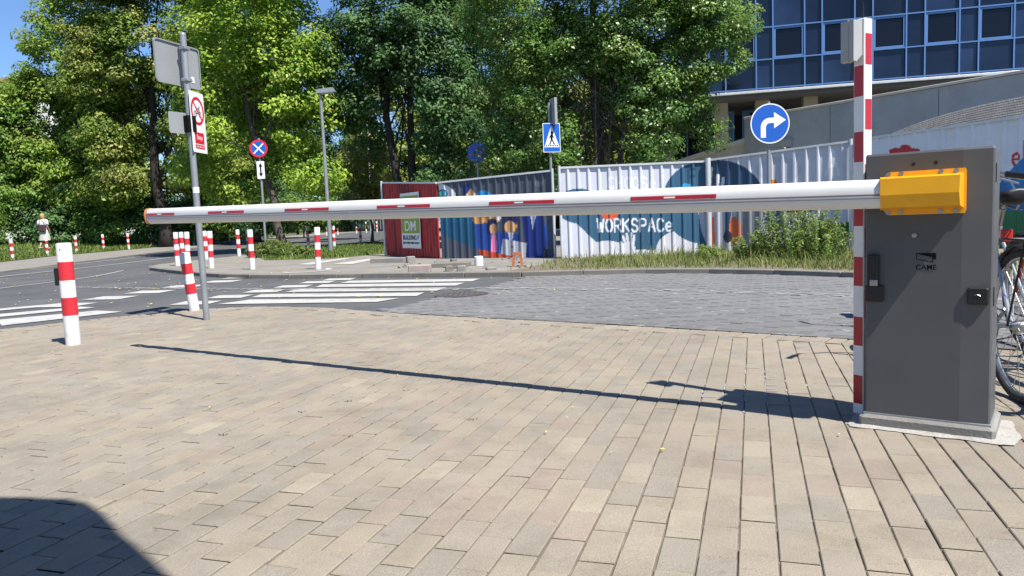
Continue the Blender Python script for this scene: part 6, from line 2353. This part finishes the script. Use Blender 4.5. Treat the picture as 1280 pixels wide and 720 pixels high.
def bicycle(label, loc, heading, paint, lean=0.0):
    root = thing('bicycle', label, 'bicycle', loc, None, 0)
    root.rotation_euler = (lean, 0, heading)
    Rw = 0.345
    RH, FH = Vector((-0.50, 0, Rw)), Vector((0.56, 0, Rw))
    BB_, ST, HT, HB_ = Vector((-0.07, 0, 0.29)), Vector((-0.22, 0, 0.78)), Vector((0.36, 0, 0.82)), Vector((0.40, 0, 0.66))

    def add(name, k, m, parent=root, smooth=True):
        o = k.build(name, m, None, smooth=smooth)
        o.parent = parent
        return o
    for hub in (RH, FH):
        k = MB()
        k.torus(hub, (1, 0, 0), (0, 0, 1), Rw - 0.035, 0.012, 40, 8)
        whl = add('wheel', k, M['chrome'])
        k = MB()
        k.torus(hub, (1, 0, 0), (0, 0, 1), Rw - 0.021, 0.021, 48, 10)
        add('tyre', k, M['blacktyre'], whl)
        k = MB()
        for i in range(28):
            a = 2 * math.pi * i / 28
            sgn = 1 if i % 2 else -1
            a2 = a + (0.5 if (i // 2) % 2 else -0.5)
            k.tube([hub + Vector((0.022 * math.cos(a2), 0.03 * sgn, 0.022 * math.sin(a2))), hub + Vector(((Rw - 0.04) * math.cos(a), 0, (Rw - 0.04) * math.sin(a)))], 0.0016, 4, False)
        add('spokes', k, M['chrome'], whl)
        k = MB()
        k.tube([hub + Vector((0, -0.05, 0)), hub + Vector((0, -0.03, 0)), hub + Vector((0, 0.03, 0)), hub + Vector((0, 0.05, 0))], [0.015, 0.026, 0.026, 0.015], 12)
        add('hub', k, M['chrome'], whl)
        k = MB()
        pts = [hub + Vector(((Rw + 0.018) * math.cos(a), 0, (Rw + 0.018) * math.sin(a))) for a in np.linspace(R(20), R(195), 18)] if hub is RH else \
              [hub + Vector(((Rw + 0.018) * math.cos(a), 0, (Rw + 0.018) * math.sin(a))) for a in np.linspace(R(50), R(175), 14)]
        for a, b in zip(pts, pts[1:]):
            k.face([a + Vector((0, -0.028, -0.006)), a + Vector((0, 0, 0.006)), b + Vector((0, 0, 0.006)), b + Vector((0, -0.028, -0.006))])
            k.face([a + Vector((0, 0, 0.006)), a + Vector((0, 0.028, -0.006)), b + Vector((0, 0.028, -0.006)), b + Vector((0, 0, 0.006))])
        add('mudguard', k, M['black'])
    k = MB()
    for a, b, r_ in ((BB_, ST, 0.017), (BB_, HB_, 0.021), (ST + Vector((0.02, 0, -0.06)), HT, 0.018), (HB_ + Vector((0.012, 0, -0.04)), HT + Vector((-0.01, 0, 0.05)), 0.02)):
        k.tube([a, b], r_, 10)
    for sy in (-0.05, 0.05):
        k.tube([RH + Vector((0, sy, 0)), BB_ + Vector((0, sy * 0.6, 0))], 0.011, 8)
        k.tube([RH + Vector((0, sy, 0)), ST + Vector((0.01, sy * 0.3, -0.05))], 0.009, 8)
        k.tube([FH + Vector((0, sy, 0)), HB_ + Vector((0.02, sy, -0.06)), HB_ + Vector((0.01, 0, -0.03))], 0.012, 8)
    add('frame', k, paint)
    k = MB()
    k.tube([ST, ST + Vector((-0.045, 0, 0.11))], 0.0135, 10)
    add('seat_post', k, M['chrome'])
    k = MB()
    sO_ = ST + Vector((-0.05, 0, 0.135))
    rings = [(-0.15, 0.02, 0.02), (-0.145, 0.07, 0.028), (-0.08, 0.088, 0.036), (0.0, 0.06, 0.032), (0.08, 0.028, 0.026), (0.15, 0.018, 0.02), (0.16, 0.005, 0.006)]
    n = 14
    P = []
    for x, w, h in rings:
        P += [sO_ + Vector((x, w * math.cos(2 * math.pi * i / n), h * math.sin(2 * math.pi * i / n) + (0.012 if x < -0.1 else 0))) for i in range(n)]
    F = [(q * n + i, q * n + (i + 1) % n, (q + 1) * n + (i + 1) % n, (q + 1) * n + i) for q in range(len(rings) - 1) for i in range(n)] + [tuple(reversed(range(n)))]
    k.mesh(P, F)
    sd = add('saddle', k, M['black'], smooth='all')
    k = MB()
    for sy in (-0.03, 0.03):
        k.tube([sO_ + Vector((-0.08, sy, -0.03)), sO_ + Vector((-0.05, sy, -0.055)), sO_ + Vector((0.06, sy * 0.6, -0.03))], 0.005, 6)
        k.torus(sO_ + Vector((-0.09, sy * 1.5, -0.055)), (1, 0, 0), (0, 1, 0), 0.014, 0.004, 12, 6)
    add('saddle_rail', k, M['chrome'], sd)
    k = MB()
    k.box(ST + Vector((-0.085, 0, -0.04)), (0.015, 0.022, 0.03), bev=0.005)
    add('rear_light', k, M['redlens'], smooth=False)
    k = MB()
    for sy in (-0.06, 0.06):
        k.tube([ST + Vector((-0.02, sy * 0.4, -0.10)), RH + Vector((0.08, sy, 0.385)), RH + Vector((-0.22, sy, 0.385))], 0.006, 6)
        k.tube([RH + Vector((0, sy * 1.05, 0)), RH + Vector((-0.12, sy, 0.385))], 0.005, 6)
    for q in range(4):
        k.tube([RH + Vector((0.05 - q * 0.085, -0.06, 0.385)), RH + Vector((0.05 - q * 0.085, 0.06, 0.385))], 0.005, 6)
    add('luggage_rack', k, M['black'])
    k = MB()
    top = HT + Vector((-0.03, 0, 0.20))
    k.tube([HT + Vector((-0.01, 0, 0.05)), top], 0.013, 8)
    k.tube([top + Vector((-0.16, -0.30, 0.0)), top + Vector((-0.02, -0.20, 0.03)), top + Vector((0.03, -0.05, 0.0)), top + Vector((0.03, 0.05, 0.0)), top + Vector((-0.02, 0.20, 0.03)), top + Vector((-0.16, 0.30, 0.0))], 0.011, 8)
    hb = add('handlebar', k, M['chrome'])
    for sy in (-1, 1):
        k = MB()
        k.tube([top + Vector((-0.06, sy * 0.228, 0.022)), top + Vector((-0.17, sy * 0.307, 0.0))], 0.017, 10)
        add('grip', k, M['black'], hb)
        k = MB()
        k.tube([top + Vector((-0.0, sy * 0.19, 0.01)), top + Vector((-0.08, sy * 0.28, -0.03))], 0.006, 6)
        add('brake_lever', k, M['chrome'], hb)
    k = MB()
    k.torus(BB_ + Vector((0, -0.045, 0)), (1, 0, 0), (0, 0, 1), 0.085, 0.004, 30, 6)
    for sgn in (-1, 1):
        e = BB_ + Vector((0.15 * sgn * 0.8, 0.06 * sgn, -0.09 * sgn))
        k.tube([BB_ + Vector((0, 0.06 * sgn, 0)), e], 0.009, 8)
        k.box(e + Vector((0, 0.05 * sgn, 0)), (0.045, 0.045, 0.01))
    k.tube([BB_ + Vector((0, -0.06, 0)), BB_ + Vector((0, 0.06, 0))], 0.018, 10)
    add('crankset', k, M['chrome'])
    k = MB()
    for dz in (0.085, -0.085):
        k.tube([BB_ + Vector((0, -0.047, dz)), RH + Vector((0, -0.047, dz * 0.35))], 0.004, 6)
    add('chain', k, M['black'])
    k = MB()
    k.tube([BB_ + Vector((-0.02, 0.05, -0.02)), Vector((-0.16, 0.20, 0.0))], 0.009, 8)
    add('kickstand', k, M['black'])
    return root


hd_ = R(79)
c_, s_ = math.cos(hd_), math.sin(hd_)
bx0, by0 = 2.25 + 0.5 * c_, 3.26 + 0.5 * s_
bicycle('silver bicycle with black saddle parked right behind the barrier cabinet', (bx0, by0, tz(bx0, by0) + 0.002), hd_, M['bikegrey'], 0.02)
bx1, by1 = bx0 + 0.60, by0 + 0.15
bicycle('red bicycle parked beyond the silver one at the right edge', (bx1, by1, tz(bx1, by1) + 0.002), hd_ - 0.08, M['bikered'], -0.03)
bx2, by2 = bx0 + 0.75, by0 + 1.7
bicycle('teal bicycle parked farthest back behind the silver one', (bx2, by2, tz(bx2, by2) + 0.002), hd_ + math.pi - 0.25, M['biketeal'], 0.02)

# ------------------------------------------------------------------ unseen canopy added behind the camera to cast the rounded shadow at lower left
SH = [(-1.78, 2.41), (-1.62, 2.39), (-1.46, 2.36), (-1.36, 2.31), (-1.26, 2.22), (-1.18, 2.12), (-1.02, 1.96), (-0.85, 1.78), (-0.6, 1.45), (-0.4, 1.05), (-0.3, 0.5)]
HC = 3.1
sx_, sy_ = sun_dir.x / sun_dir.z, sun_dir.y / sun_dir.z
CP = [(x + sx_ * (HC - tz(x, y)), y + sy_ * (HC - tz(x, y))) for x, y in SH]
CP = CP + [(CP[-1][0] + 0.1, -5.5), (-6.5, -5.5), (-6.5, CP[0][1] + 0.25)]
cp = thing('shadow_canopy', 'unseen flat canopy with rounded corner, added to shade the lower left pavers', 'canopy', (-2.5, -3.5, tz(-2.5, -3.5)))
k = MB()
k.prism(CP[::-1], (0, 0, 0), (1, 0, 0), (0, 1, 0), HC, HC + 0.22)
k.build('slab', M['canopy'], cp)
for x, y in ((-5.8, -1.6), (-1.2, -4.6), (-5.8, -4.8)):
    k = MB()
    k.tube([(x, y, tz(x, y)), (x, y, HC)], 0.09, 16)
    k.build('column', M['galv'], cp, smooth=True)
